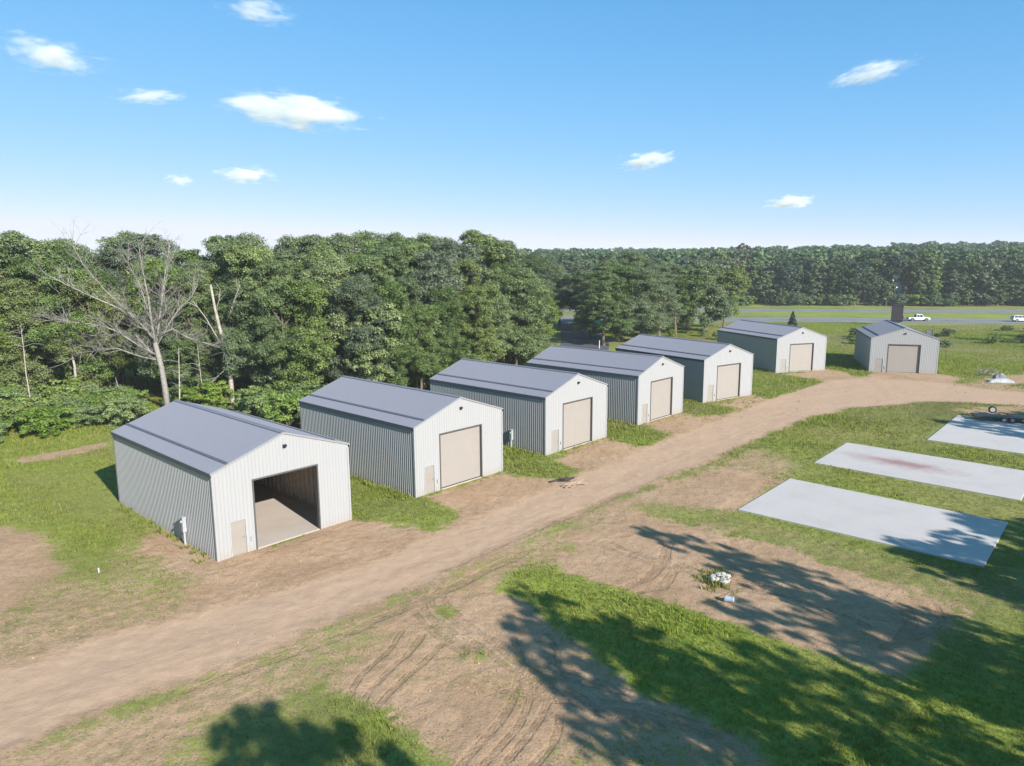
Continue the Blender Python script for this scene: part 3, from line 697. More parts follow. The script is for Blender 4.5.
patch = fbm(qcx*.9, qcy*.9, 61, 4)
want = np.where(inv, sstep(.08, .85, gq+(patch-.5)*.7), 0)
dens = want*np.clip(6200/np.maximum(qcy, 20)**1.2, 2.4, 150)*qa
cnt = RNG.poisson(dens)
qi = np.repeat(np.arange(len(quads)), cnt)
keepm = ~((np.abs(X[quads[qi][:,0]]-16) < 6) & (Y[quads[qi][:,0]] > 116))
qi = qi[keepm]
ux, uy = RNG.uniform(0, 1, len(qi)), RNG.uniform(0, 1, len(qi))
q = quads[qi]
tx = X[q[:,0]]+(X[q[:,1]]-X[q[:,0]])*ux; ty = Y[q[:,0]]+(Y[q[:,3]]-Y[q[:,0]])*uy; tz = Z[q].mean(1)
hh = (.055+.085*lq[qi]*np.clip(gq[qi], .2, 1))*RNG.uniform(.6, 1.5, len(qi))*np.clip(ty/40, .85, 2.0)
tall = (fbm(tx*.25, ty*.25, 88, 3) > .56) & (lq[qi] > .45); hh = np.where(tall, hh*1.35, hh)
hh = np.where(ty > 125, np.minimum(hh, .26), np.minimum(hh, .7))
tufts(tx, ty, tz, hh, np.clip(lq[qi]+(RNG.uniform(0, 1, len(qi))-.5)*.6+(fbm(tx*.6, ty*.6, 19)-.5)*.9, 0, 1), 3, 'grass')
print('tufts', len(qi))
clw = np.where(inv & (qcy < 75), (1-sstep(.1, .6, gq))*(1-.75*track[quads].mean(1)), 0)*np.clip(260/np.maximum(qcy, 20), 2, 9)*qa*sstep(.42, .62, fbm(qcx*.5, qcy*.5, 71, 3))
ci_ = np.repeat(np.arange(len(quads)), RNG.poisson(clw)); q = quads[ci_]; n = len(ci_)
cxx = X[q[:,0]]+(X[q[:,1]]-X[q[:,0]])*RNG.uniform(0, 1, n); cyy = Y[q[:,0]]+(Y[q[:,3]]-Y[q[:,0]])*RNG.uniform(0, 1, n)
r_ = .018+.05*RNG.uniform(0, 1, n)**3; ang = RNG.uniform(0, 6.28, n); ctr = np.stack([cxx, cyy, Z[q].mean(1)], -1)
ring = [ctr+np.stack([np.cos(ang+k*2.094)*r_*RNG.uniform(.7, 1.4, n), np.sin(ang+k*2.094)*r_*RNG.uniform(.7, 1.4, n), -.01+0*r_], -1) for k in range(3)]
apx = ctr+np.stack([RNG.uniform(-.4, .4, n)*r_, RNG.uniform(-.4, .4, n)*r_, r_*RNG.uniform(.6, 1.2, n)], -1)
tag(np_mesh('soil_clods', np.stack([ring[0], ring[1], apx, ring[1], ring[2], apx, ring[2], ring[0], apx], 1).reshape(-1, 3), 3, M['clod']), kind='stuff')
print('clods', n)
# rank weeds hugging shed walls
wx, wy, wh = [], [], []
for k, fp in enumerate(SHED_FP):
    for (ax, ay), (bx, by), n in ((fp[3], fp[0], 150), (fp[1], fp[2], 150), (fp[2], fp[3], 60)):
        if k == 0 and n == 150 and (ax, ay) == fp[3]: n = 35
        t = RNG.uniform(.03, .97, n*2); ln = math.hypot(bx-ax, by-ay); nxn, nyn = (by-ay)/ln, -(bx-ax)/ln
        o = .12+np.abs(RNG.normal(0, .35, n*2))
        wx.append(ax+(bx-ax)*t+nxn*o); wy.append(ay+(by-ay)*t+nyn*o); wh.append(RNG.uniform(.10, .40, n*2))
wx, wy, wh = map(np.concatenate, (wx, wy, wh))
tufts(wx, wy, wx*0-.05, wh, np.clip(RNG.normal(.85, .15, len(wx)), 0, 1), 7, 'weeds')

# ------------------------------------------------------------------ highway, drive
def strip(name, pts, half, z, mat, kind='structure', parent=None):
    mb = MB(); pts = [Vector((p[0], p[1], 0)) for p in pts]; vs = []
    for i, p in enumerate(pts):
        d = (pts[min(i+1, len(pts)-1)]-pts[max(i-1, 0)]).normalized(); n = Vector((-d.y, d.x, 0))
        vs += [p+n*half+Vector((0,0,z)), p-n*half+Vector((0,0,z))]
    mb.add(vs, [(2*i, 2*i+1, 2*i+3, 2*i+2) for i in range(len(pts)-1)])
    o = mb.build(name, mat, parent)
    if kind: tag(o, kind=kind)
    return o
def line(y0, x0, sl, xs): return [(x, y0+sl*(x-x0)) for x in xs]
XS = [-700, -300, 16, 61, 100, 146, 190, 260, 500, 1200]
HW1 = line(209.5, 61, -.16, XS); HW2 = line(249, 72, -.165, XS)
for hw in (HW1, HW2):
    strip('highway', hw, 7.6, .02, M['asphalt'])
    for off in (-5.3, 4.6):
        strip('edge_line', [(x+.16*off, y+off) for x, y in hw], .14, .026, M['paint'])
    dl = MB()
    for k in range(-30, 90):
        x = k*9.0; y = np.interp(x, [p[0] for p in hw], [p[1] for p in hw])-.4
        dl.box((x, y-.07, .024), (x+3, y+.07, .027), Matrix.Translation((x, y, 0)) @ Matrix.Rotation(math.atan(-.16), 4, 'Z') @ Matrix.Translation((-x, -y, 0)))
    tag(dl.build('lane_line', M['paint']), kind='structure')
strip('asphalt_drive', [(10, 118), (13, 132), (15.5, 150), (17, 175), (18.5, 203), (19, 212)], 5.0, .014, M['drive'])

# ------------------------------------------------------------------ trees
def leaf_quads(C, Nn, size, fold=.25):
    n = len(C)
    r = RNG.normal(size=(n, 3)); t = np.cross(Nn, r); t /= np.linalg.norm(t, axis=1, keepdims=True)+1e-9
    b = np.cross(Nn, t); s = size[:, None]
    asp = RNG.uniform(.45, .8, n)[:, None]
    return np.stack([C-t*s, C-b*s*asp+Nn*s*fold*RNG.uniform(-1, 1, n)[:, None], C+t*s, C+b*s*asp+Nn*s*fold*RNG.uniform(-1, 1, n)[:, None]], 1)
def crown_arrays(seed, h, rad, base, nclump, nleaf, ls, pointy=0., flat=.85, cs=1.0):
    """clump-built crown; returns leaf quads, tints and clump centres"""
    g = np.random.default_rng(seed)
    C = []
    # irregular envelope made of a few big lobes
    lobes = []
    for k in range(10):
        a = g.uniform(0, 2*np.pi)+k*2.4; zz = .12+.72*(k+g.uniform(-.4, .4))/9; zz = min(max(zz, .08), .86); rr = rad*g.uniform(.28, .62)*(1-pointy*zz)*(1.12-.5*abs(zz-.45))
        lobes.append((np.cos(a)*rr, np.sin(a)*rr, base+(h-base)*zz, rad*g.uniform(.36, .56)*(1-pointy*zz*.8)))
    lobes.append((g.uniform(-.6, .6), g.uniform(-.6, .6), h-rad*.45, rad*.46*(1-pointy*.5)))
    lobes.append((g.uniform(-.6, .6), g.uniform(-.6, .6), base+(h-base)*.42, rad*.72))
    per = np.array([l[3]**2 for l in lobes]); per = per/per.sum()
    for l, p in zip(lobes, per):
        m = max(3, int(nclump*p*1.0))
        d = g.normal(size=(m, 3)); d /= np.linalg.norm(d, axis=1, keepdims=True)
        d[:, 2] = np.where(d[:, 2] < -.35, -d[:, 2], d[:, 2])
        r = l[3]*g.uniform(.62, 1.08, m)
        C.append(np.array(l[:3])+d*r[:, None]*np.array([1, 1, 1.05]))
    C = np.concatenate(C); C = C[(C[:, 2] > base*.8) & (C[:, 2] < h*1.01)]
    cr = g.uniform(.09, .21, len(C))*rad*cs
    n = int(nleaf); ci = g.choice(len(C), n, p=cr**2/np.sum(cr**2))
    d = g.normal(size=(n, 3)); d /= np.linalg.norm(d, axis=1, keepdims=True)
    d[:, 2] = np.where((d[:, 2] < -.2) & (g.uniform(size=n) < .75), -d[:, 2], d[:, 2])
    r = cr[ci]*g.uniform(.45, 1.08, n)
    pos = C[ci]+d*r[:, None]*np.array([1.15, 1.15, flat])
    nn = d*1.1+np.array([0, 0, .45])+g.normal(size=(n, 3))*.5; nn /= np.linalg.norm(nn, axis=1, keepdims=True)
    global RNG
    keep = RNG; RNG = g
    Q = leaf_quads(pos, nn, g.uniform(.7, 1.25, n)*ls); RNG = keep
    ct = g.uniform(0, 1, len(C))
    tint = np.clip(ct[ci]*.65+g.uniform(0, .45, n), 0, 1)
    return Q, tint, C
def trunk_mb(seed, h, base, rad, C, r0=.30, nb=9, lean=.4):
    rg = random.Random(seed); mb = MB()
    top = Vector((rg.uniform(-lean, lean), rg.uniform(-lean, lean), h*.8))
    pts = [Vector((0, 0, -.3)), Vector((0, 0, .3))]
    for k in range(1, 7):
        t = k/6; pts.append(Vector((top.x*t+rg.uniform(-.18, .18), top.y*t+rg.uniform(-.18, .18), top.z*t)))
    rr = [r0*1.5, r0*1.12]+[r0*(1-.14*k) for k in range(1, 7)]
    mb.tube(pts, rr, 7)
    cs = list(C); rg.shuffle(cs)
    for c in cs[:nb]:
        c = Vector(c); z = max(base*.8, min(c.z-rg.uniform(.8, 2.5), h*.72)); t = z/(h*.8)
        p = Vector((top.x*t, top.y*t, z)); mid = p.lerp(c, .5)+Vector((0, 0, rg.uniform(.1, .6)))
        mb.tube([p, mid, c], [r0*.42, r0*.26, r0*.08], 5)
    return mb
def make_tree(name, seed, h, rad, base, nclump, nleaf, ls, lm, bm_, r0=.3, pointy=0., cs=1.0):
    root = empty(name, (0, -500, -200))
    Q, tint, C = crown_arrays(seed, h, rad, base, nclump, nleaf, ls, pointy, cs=cs)
    np_mesh('crown', Q.reshape(-1, 3), 4, M[lm], root, {'tint': np.repeat(tint, 4)})
    trunk_mb(seed, h, base, rad, C, r0).build('trunk', M[bm_], root, smooth=True)
    return root
WOODG = 'oaks of the dense wood behind the sheds'; WOODL = 'leafy green oak in the dense wood behind the sheds'
def place(proto, x, y, s=1, sz=None, label=None, cat='tree', group=None, z=None, leaf=None):
    if group == WOODG:      # height of the wood's skyline as surveyed against the horizon
        lim = CAM_H+y/F_PX*float(np.interp(x/y*F_PX+512, [0, 70, 92, 115, 140, 165, 200, 260, 330, 380, 420, 480, 510, 540, 570], [38, 34, 19, 27, 37, 31, 29, 33, 32, 35, 28, 34, 26, 17, 8]))
        if 18.9*(sz or s) > lim: sz = lim/18.9
    o = proto if not proto.get('placed') else copy_tree(proto)
    proto['placed'] = 1
    o.location = (x, y, float(terrain(np.array([x]), np.array([y]))[0]) if z is None else z)
    o.rotation_euler.z = random.uniform(0, 6.28); o.scale = (s, s, sz or s)
    if leaf:
        for c in o.children:
            if c.name.startswith('crown'):
                c.material_slots[0].link = 'OBJECT'; c.material_slots[0].material = M[leaf]
    elif proto.get('placed') and o is not proto:
        for c in o.children:
            if c.name.startswith('crown'): c.material_slots[0].link = 'DATA'
    return tag(o, label, cat, group)
oaks = [make_tree('oak_tree', 100+k, 18, 4.4+.4*(k % 3), .8+1.0*(k % 2), 360, 60000, .112, 'leaf', 'bark') for k in range(6)]
brights = [make_tree('broadleaf_tree', 200+k, 13, 4.2, .5, 190, 26000, .15, 'leafbright', 'palebark', .2) for k in range(2)]
parks = [make_tree('oak_tree', 300+k, 14, 5.2, 1.3, 190, 24000, .165, 'leaf', 'bark', .28) for k in range(3)]

# dense wood behind the sheds: front edge, then deeper rows
EDGE = [(-92, 70), (-74, 77), (-60, 86), (-46, 87), (-33, 87), (-24, 82), (-15, 85), (-6, 95), (1, 106), (5, 118)]
def along(P_, t):
    ds = [0]
    for a, b in zip(P_[:-1], P_[1:]): ds.append(ds[-1]+math.hypot(b[0]-a[0], b[1]-a[1]))
    x = t*ds[-1]
    return float(np.interp(x, ds, [p[0] for p in P_])), float(np.interp(x, ds, [p[1] for p in P_])), ds[-1]
tot = along(EDGE, 0)[2]
k = 0
for row, (off, sp, hs) in enumerate(((0, 4.6, .86), (5.0, 5.0, 1.02), (10.5, 5.4, 1.09), (17, 6.2, 1.14), (25, 7.0, 1.20))):
    n = int(tot/sp)
    for i in range(n):
        t = (i+.5*(row % 2)+random.uniform(-.25, .25))/n; x, y, _ = along(EDGE, min(1, max(0, t)))
        x += -off*.55+random.uniform(-1, 1); y += off*.85+random.uniform(-1.2, 1.2)
        if row and x > 4.5-off*.1: x = 4.5-random.uniform(0, 3)
        s = random.uniform(.80, 1.06)*hs*(.97+.06*math.sin(t*23+row))*(1.05 if x < -52 else 1.0)
        place(oaks[k % 6], x, y, s*random.uniform(.92, 1.12), s, WOODL, 'tree', WOODG, leaf=random.choice([None, None, None, None, 'leafbright', 'leafgrey'])); k += 1
for x, y, s in ((-63.74, 92.00)+(1.14,), (-61.93, 96.00)+(1.12,), (-60.26, 99.00)+(1.1,), (-30.92, 104.00)+(1.2,), (-24.08, 106.00)+(1.2,), (-12.65, 110.00)+(1.24,), (-5.34, 112.00)+(1.26,), (-0.66, 118.00)+(1.2,), (-17.06, 104.00)+(1.14,), (-37.87, 100.00)+(1.14,)):
    place(oaks[k % 6], x, y, s*1.02, s, WOODL, 'tree', WOODG); k += 1
# bright edge trees
for i, (x, y, s, lab) in enumerate((((-16.96, 84.00)+ (.92, 'bright green leafy tree rising right behind the second shed roof')), ((-22.46, 88.00)+(.72, 'small yellow green tree at the wood edge left of the second shed ridge')),
                                    ((-12.52, 92.00)+(.80, 'rounded fresh green tree between the second and third shed roofs')))):
    place(brights[i % 2], x, y, s*1.05, s, lab, 'tree', 'bright green trees at the wood edge')
# loose trees toward the highway
PK = [((18.71, 145.00)+(.90, 1)), ((23.45, 152.00)+(1.0, 1)), ((27.35, 150.00)+(.92, 1)), ((33.21, 160.00)+(.95, 1)), ((8.61, 186.00)+(1.1, 1)), ((22.67, 172.00)+(1.08, 1)), ((30.29, 180.00)+(1.12, 1)), ((38.94, 178.00)+(1.2, 0)), ((4.17, 165.00)+(1.1, 1)), ((1.00, 178.00)+(1.2, 1)), ((36.24, 190.00)+(1.2, 0)), ((19.61, 184.00)+(1.15, 0)), ((13.19, 196.00)+(1.2, 0)), ((17.28, 158.00)+(.62, 1)), ((38.18, 166.00)+(1.12, 0))]
for i, (x, y, s, low) in enumerate(PK):
    place(oaks[i % 6] if low else parks[i % 3], x, y, s*(1.32 if low else 1.15), s*random.uniform(.84, .94), 'oak standing on the open grass between the sheds and the highway', 'tree', 'oaks on the grass before the highway')
for i, (x, y, s) in enumerate(((41.96, 170.00)+(1.12,), (46.80, 172.00)+(1.18,), (54.11, 182.00)+(1.08,))):
    place(parks[(i+1) % 3], x, y, s*1.02, s*1.0, 'oak with bare lower trunk on dry grass just before the highway', 'tree', 'oaks with bare lower trunks near the highway')

# shrubs and brush at the foot of the wood
def make_shrub(seed, h, rad, n, ls, lm='brush'):
    root = empty('shrub', (0, -500, -200))
    Q, tint, C = crown_arrays(seed, h, rad, .1, 90, n, ls)
    np_mesh('crown', Q.reshape(-1, 3), 4, M[lm], root, {'tint': np.repeat(tint, 4)})
    mb = MB()
    for c in C[::7]: mb.tube([(0, 0, -.1), tuple(c*np.array([.4, .4, .5])), tuple(c)], [.045, .03, .01], 4)
    mb.build('stem', M['bark'], root)
    return root
shrubs = [make_shrub(400+k, 2.4+.4*k, 2.3, 8500, .095) for k in range(3)]
SG = 'shrubs in the brush along the wood edge'; SLb = 'leafy green shrub in the brush at the foot of the wood'
k = 0
for (px, d0, d1, n) in ((0, 69, 84, 10), (40, 70, 82, 10), (80, 72, 84, 9), (118, 74, 84, 7), (-40, 66, 80, 8), (190, 82, 86, 3), (255, 77, 83, 6), (285, 74, 82, 6), (300, 72, 80, 4), (320, 78, 82, 3), (440, 88, 98, 5), (500, 104, 112, 4), (545, 112, 125, 3)):
    for i in range(n):
        d = d0+(d1-d0)*(i+random.random())/n; x = (px+random.uniform(-24, 24)-512)/F_PX*d
        s = random.uniform(.65, 1.15); place(shrubs[k % 3], x, d, s*1.15, s, SLb, 'shrub', SG); k += 1
for i in range(16):
    d = random.uniform(132, 168); x, y = (random.uniform(560, 720)-512)/F_PX*d, d
    if abs(x-15.5) < 6: continue
    s = random.uniform(.35, .7); place(shrubs[i % 3], x, y, s, s, 'low bush on the grass under the loose oaks', 'shrub', 'low bushes under the loose oaks')

# bare dead trees
def dead_tree(name, base, limbs, r0, depth, twigs, label, seed, mat='deadwood'):
    """limbs: lists of (dx, dz) in metres across / up from the foot; twigs grow from them"""
    rg = random.Random(seed); root = empty(name, base); tr = MB(); br = MB(); tw = MB()
    def grow(p, d, ln, r, lv):
        pts = [p]; q = p.copy(); dd = d.copy()
        for k in range(3):
            dd = (dd+Vector((rg.uniform(-.3, .3), rg.uniform(-.3, .3), rg.uniform(-.12, .22)))).normalized(); q = q+dd*ln/3; pts.append(q.copy())
        (br if lv > 1 or depth == 0 else tw).tube(pts, [r*.8, r*.64, r*.42, r*.2], 4, False)
        if lv > 0:
            for k in range(rg.randint(2, 4)):
                t = rg.choice(pts[1:]); nd = (dd+Vector((rg.uniform(-1, 1), rg.uniform(-1, 1), rg.uniform(-.45, .7)))).normalized()
                grow(t, nd, ln*rg.uniform(.5, .75), r*.5, lv-1)
    for li, (pts, ra, rb) in enumerate(limbs):
        P3 = []; yy = 0; dy = rg.uniform(-.55, .55)
        for i, (a, b) in enumerate(pts):
            if li and i: yy += dy*math.hypot(a-pts[i-1][0], b-pts[i-1][1])*.7
            P3.append(Vector((a, yy, b)))
        n = len(P3); (tr if li == 0 else br).tube(P3, [(ra+(rb-ra)*i/(n-1))*(1 if li == 0 else .78) for i in range(n)], 7)
        if li == 0: continue
        for i in range(1, n):
            for k in range(twigs):
                t = rg.random(); p = P3[i-1].lerp(P3[i], t); d0 = (P3[i]-P3[i-1]).normalized()
                d = (d0*.9+Vector((rg.uniform(-.9, .9), rg.uniform(-1, 1), rg.uniform(-.5, .9)))).normalized()
                grow(p, d, rg.uniform(1.2, 2.5), .045, depth)
    tr.build('trunk', M[mat], root, smooth=True); br.build('branches', M[mat], root, smooth=True)
    if tw.v: tw.build('twigs', M[mat], root)
    return tag(root, label, 'tree')
D0 = 82.0; mpp = D0/F_PX
def lm(pts): return [((a-161)*mpp, (412-b)*mpp) for a, b in pts]
dt = dead_tree('dead_tree', ((161-512)/F_PX*D0*1.0, D0, -.3), [
    (lm([(161,417), (160,390), (158,365), (154,340)]), .36, .27),
    (lm([(154,340), (150,318), (147,295), (141,268), (137,243)]), .20, .04),
    (lm([(155,340), (158,316), (160,290), (163,262), (166,240)]), .19, .04),
    (lm([(153,336), (142,318), (126,304), (104,292), (84,280), (66,268)]), .17, .03),
    (lm([(152,332), (138,312), (120,286), (108,262), (104,246)]), .14, .03),
    (lm([(154,352), (140,342), (122,326), (108,320), (84,316), (66,312)]), .13, .03),
    (lm([(155,357), (136,354), (112,346), (96,348), (76,350), (60,357)]), .13, .03),
    (lm([(150,350), (130,330), (108,332), (80,334), (58,338)]), .10, .02),
    (lm([(156,342), (166,322), (176,306), (186,296), (194,280)]), .13, .03),
    (lm([(158,320), (170,306), (170,290), (180,262)]), .09, .02),
    (lm([(157,334), (172,326), (184,334), (200,340), (216,346), (228,352)]), .12, .05),
    (lm([(149,306), (140,284), (124,262), (122,246)]), .09, .02),
  ], .36, 2, 6, 'large bare dead tree with spreading pale branches behind the open shed', 5)
D0 = 84.0; mpp = D0/F_PX
def lm(pts): return [((a-228)*mpp, (412-b)*mpp) for a, b in pts]
dead_tree('dead_tree', ((228-512)/F_PX*D0, D0, -.3), [
    (lm([(228,418), (227,395), (227,375), (224,350), (219,325), (216,305), (214,286)]), .34, .12),
    (lm([(226,352), (218,340), (208,318), (198,302)]), .12, .05),
    (lm([(217,312), (222,300), (224,290)]), .08, .03),
    (lm([(228,322), (236,306), (245,290), (247,285)]), .10, .05),
    (lm([(226,368), (214,378), (204,388), (198,396)]), .07, .02),
  ], .3, 0, 2, 'broken bare pale trunk with short stub limbs among leafy trees', 9, 'palebark')
# slim pale trunks standing at the wood edge
def slim(px, d, ytop, ybot, r, lean, lab):
    m = d/F_PX; h = (ybot-ytop)*m; o = empty('bare_sapling', ((px-512)*m, d, -.2)); mb = MB(); rg = random.Random(px)
    pts = [Vector((lean*m*t+rg.uniform(-.08, .08), rg.uniform(-.1, .1), h*t)) for t in (0, .25, .5, .75, 1)]
    mb.tube(pts, [r, r*.85, r*.7, r*.5, r*.2], 6); mb.build('trunk', M['palebark'], o, smooth=True)
    b = MB()
    for k in range(9):
        t = rg.uniform(.35, .95); p = pts[0].lerp(pts[-1], t); a = rg.uniform(0, 6.28); l = rg.uniform(.8, 2)
        b.tube([p, p+Vector((math.cos(a)*l*.5, math.sin(a)*l*.5, .3)), p+Vector((math.cos(a)*l, math.sin(a)*l, .2))], [.035, .025, .008], 4)
    b.build('branches', M['deadwood'], o)
    tag(o, lab, 'tree', 'slim bare saplings at the wood edge')
slim(22, 78, 330, 428, .09, -1, 'slim pale bare trunk in the brush, farthest from the open shed')
slim(116, 82, 375, 412, .08, -5, 'short slim bare stem in the brush between the dark oaks and the dead tree')
slim(71, 84, 310, 400, .2, -3, 'stout pale standing trunk among the dark oaks above the brush')
slim(172, 82, 345, 412, .11, 5, 'slim bare sapling close against the dead tree trunk')
slim(199, 83, 340, 412, .07, -3, 'thin bare stem between the dead tree and the broken trunk')

# fallen branches in the brush
fb = MB(); rg = random.Random(3)
for k in range(16):
    p = Vector((rg.uniform(-2.2, 2.2), rg.uniform(-.8, .8), rg.uniform(.6, 2.2))); d = Vector((rg.uniform(-1, 1), rg.uniform(-.4, .4), rg.uniform(-.4, .4)))
    fb.tube([p, p+d*1.2, p+d*2+Vector((0, 0, -.3))], [.05, .035, .012], 4)
for k in range(6):
    p = Vector((rg.uniform(-2, 2), rg.uniform(-.6, .6), 0)); fb.tube([p, p+Vector((rg.uniform(-.4, .4), 0, 1.8))], [.05, .03], 4)
o = fb.build('brush_pile', M['deadwood']); o.location = ((40-512)/F_PX*76, 76, 0); tag(o, 'tangle of grey dead branches in the brush at the foot of the wood', 'brush pile')

# small conifer behind a shed
def conifer(name, x, y, h, rad, label, n=5200):
    root = empty(name, (x, y, 0)); g = np.random.default_rng(int(x*10))
    t = g.uniform(0.02, 1, n)**.8; z = h*(1-t)*.97+.2; a = g.uniform(0, 6.28, n)
    whorl = .75+.25*np.sin(z*7+np.floor(a*1.4)*2)
    r = rad*t*whorl*np.sqrt(g.uniform(.15, 1, n))
    pos = np.stack([np.cos(a)*r, np.sin(a)*r, z-.18*r], -1); nn = np.stack([np.cos(a)*.5, np.sin(a)*.5, .8+0*a], -1)+g.normal(size=(n, 3))*.4
    nn /= np.linalg.norm(nn, axis=1, keepdims=True)
    Q = leaf_quads(pos, nn, g.uniform(.10, .2, n))
    np_mesh('crown', Q.reshape(-1, 3), 4, M['needle'], root, {'tint': np.repeat(g.uniform(0, 1, n), 4)})
    mb = MB(); mb.tube([(0,0,-.2), (0,0,h*.5), (0,0,h*.97)], [.14, .09, .02], 6); mb.build('trunk', M['bark'], root)
    return tag(root, label, 'conifer')
cx_, cy_ = (65.02, 165.00)
conifer('conifer_tree', cx_, cy_, 5.5, 2.2, 'small dark pointed conifer behind a shed near the highway')

# ---- far wood across the highway
fars = [make_tree('forest_tree', 500+k, 20, 4.4+.5*(k % 2), .6, 120, 6500, .36, 'leaffar', 'bark', .26, .15*(k % 3)) for k in range(5)]
def far_edge(x): return 279-.16*(x-81)
FG = 'trees at the front of the far wood beyond the highway'; FL = 'dark green tree at the front of the far wood beyond the highway'
k = 0
for row in range(4):
    x = -70+random.uniform(0, 3)
    while x < 265:
        y = far_edge(x)+row*6.5+random.uniform(-1.8, 1.8)
        s = random.uniform(.50, .90)+.06*row
        if abs(x-151*y/281) < 5 and row < 2: s = .38 if row == 0 else .3
        place(fars[k % 5], x, y, s*random.uniform(.9, 1.5), s, FL, 'tree', FG, leaf=random.choice([None, None, 'leaf', 'leafgrey', 'needle'])); k += 1
        x += random.uniform(4.2, 6.8)+row*.6
for i in range(58):
    x = random.uniform(-10, 225); y = far_edge(x)-3.0+random.uniform(-1.5, 2); s = random.uniform(.7, 1.7)
    place(shrubs[i % 3], x, y, s*1.2, s, 'dark green bush at the foot of the far wood', 'shrub', 'bushes along the foot of the far wood', leaf='leaffar' if i % 3 else None)
for i in range(20):
    y = random.uniform(136, 172); x = random.uniform(.40, .74)*y; s = random.uniform(.25, .6)
    place(shrubs[i % 3], x, y, s*1.5, s, 'low weedy bush in the open meadow before the highway', 'shrub', 'low weedy bushes in the meadow', leaf='leaffar' if i % 2 else None)
# the rest of the far wood: one mass
g = np.random.default_rng(77)
variants = [crown_arrays(600+i, 19, 4.8, 4, 80, 900, .8)[:2] for i in range(6)]
Vs, Ts = [], []
pts = []
yy = 28.0
while yy < 640:
    step = 5.2+yy*.012
    x = -160-yy*.35
    while x < 330+yy*.75:
        pts.append((x+g.uniform(-2, 2), far_edge(x)+yy+g.uniform(-2, 2))); x += step*g.uniform(.85, 1.35)
    yy += step*1.25
pts = np.array(pts); pz = terrain(pts[:, 0], pts[:, 1])
vis = (pts[:, 0] > -.12*pts[:, 1]-30)
for (x, y), z, ok in zip(pts, pz, vis):
    if not ok: continue
    Q, t = variants[g.integers(6)]; a = g.uniform(0, 6.28); s = g.uniform(.55, 1.12); wd_ = s*g.uniform(.8, 1.5); ca, sa = math.cos(a)*wd_, math.sin(a)*wd_
    V = Q.reshape(-1, 3); Vs.append(np.stack([V[:,0]*ca-V[:,1]*sa+x, V[:,0]*sa+V[:,1]*ca+y, V[:,2]*s+z], -1).astype(np.float32))
    Ts.append(np.repeat(np.clip(t*.6+g.uniform(-.35, .6), 0, 1), 4))
print('mass trees', len(Vs))
tag(np_mesh('far_woodland', np.concatenate(Vs), 4, M['leaffar'], None, {'tint': np.concatenate(Ts)}), kind='stuff')
# lime and brown trees that stand out
yt = [make_tree('young_tree', 700+k, 9, 2.6, .6, 40, 3200, .28, 'leaflime', 'bark', .14, .2) for k in range(2)]
for i, (px, s) in enumerate(((741, .95), (783, .75), (783+38, .5), (886, .95), (931, 1.0), (968, .7), (1003, .55), (716, 1.0))):
    x = (px-512)/F_PX*270; y = far_edge(x)-4; x = (px-512)/F_PX*(y-.3)
    place(yt[i % 2], x, y, s, s, 'lime green young tree at the foot of the far wood', 'tree', 'lime green young trees along the far wood')
bx_, by_ = (101.68, 318.00)
bt = make_tree('withered_tree', 720, 23, 4.0, 4, 60, 2600, .42, 'leafbrown', 'bark', .25)
place(bt, bx_, by_, 1.05, 1.05, 'rusty brown withered tree in the far wood', 'tree')
# trees on the right side of the yard whose shade falls across the grass
SHADE = [(19, 11.5, 16), (24, 8, 16), (27, 20, 16), (28.5, 11, 15.5), (33, 15, 17), (36, 9, 17), (41.5, 22, 12.5), (46, 17, 15), (52, 27, 10), (66, 48, 17.5), (72, 46, 18), (76, 53, 17), (83, 53, 18), (48, 14, 16), (44, 10, 17), (38.2, 22, 13), (40.5, 23.5, 12.5), (36.5, 22.5, 12), (17.5, 9.2, 15), (11.2, 1.0, 15.2), (50, 20, 17), (34, 8, 17), (31, 4.5, 17), (47, 22, 15), (20.5, 9, 15.5), (53, 17, 17), (36, 5, 18), (30, 2, 18), (40, 2, 19), (9.3, .3, 16.3), (114, 133, 15), (122, 131, 16), (129, 126, 17), (126, 140, 15), (22, 1, 16)]
opens = [make_tree('oak_tree', 800+k, 18, 4.6, 4.0, 210, 17000, .15, 'leaf', 'bark', cs=.62) for k in range(3)]
for i, (x, y, h) in enumerate(SHADE):
    if not h: continue
    s = h/18
    place(opens[i % 3], x, y, s*(.50 if y < 21.5 and 18 < x < 45 else .88), s, 'leafy oak standing in the row at the side of the yard', 'tree', 'oaks shading the side of the yard')

# ------------------------------------------------------------------ vehicles on the highway
def wheel(parent, x, y, r=.38, w=.24, tw=None):
    t = MB(); t.tube([(x, y-w/2, r), (x, y-w*.4, r), (x, y+w*.4, r), (x, y+w/2, r)], [r*.86, r, r, r*.86], 18)
    wo = t.build('wheel', M['rubber'], parent, smooth=False)
    c = MB(); c.tube([(x, y-w/2-.012, r), (x, y+w/2+.012, r)], [r*.58, r*.58], 14); c.build('rim', M['chrome'], wo)
    return wo
def body_from_profile(prof, half, tuck, zt):
    """side outline extruded across the car with the sides leaning in above height zt"""
    mb = MB(); n = len(prof); vs = []
    for s in (-1, 1):
        for x, z in prof: vs.append((x, s*(half-(max(0, z-zt)*tuck)), z))
    fs = [tuple(range(n))[::-1], tuple(range(n, 2*n))]+[(i, (i+1) % n, (i+1) % n+n, i+n) for i in range(n)]
    mb.add(vs, fs); return mb
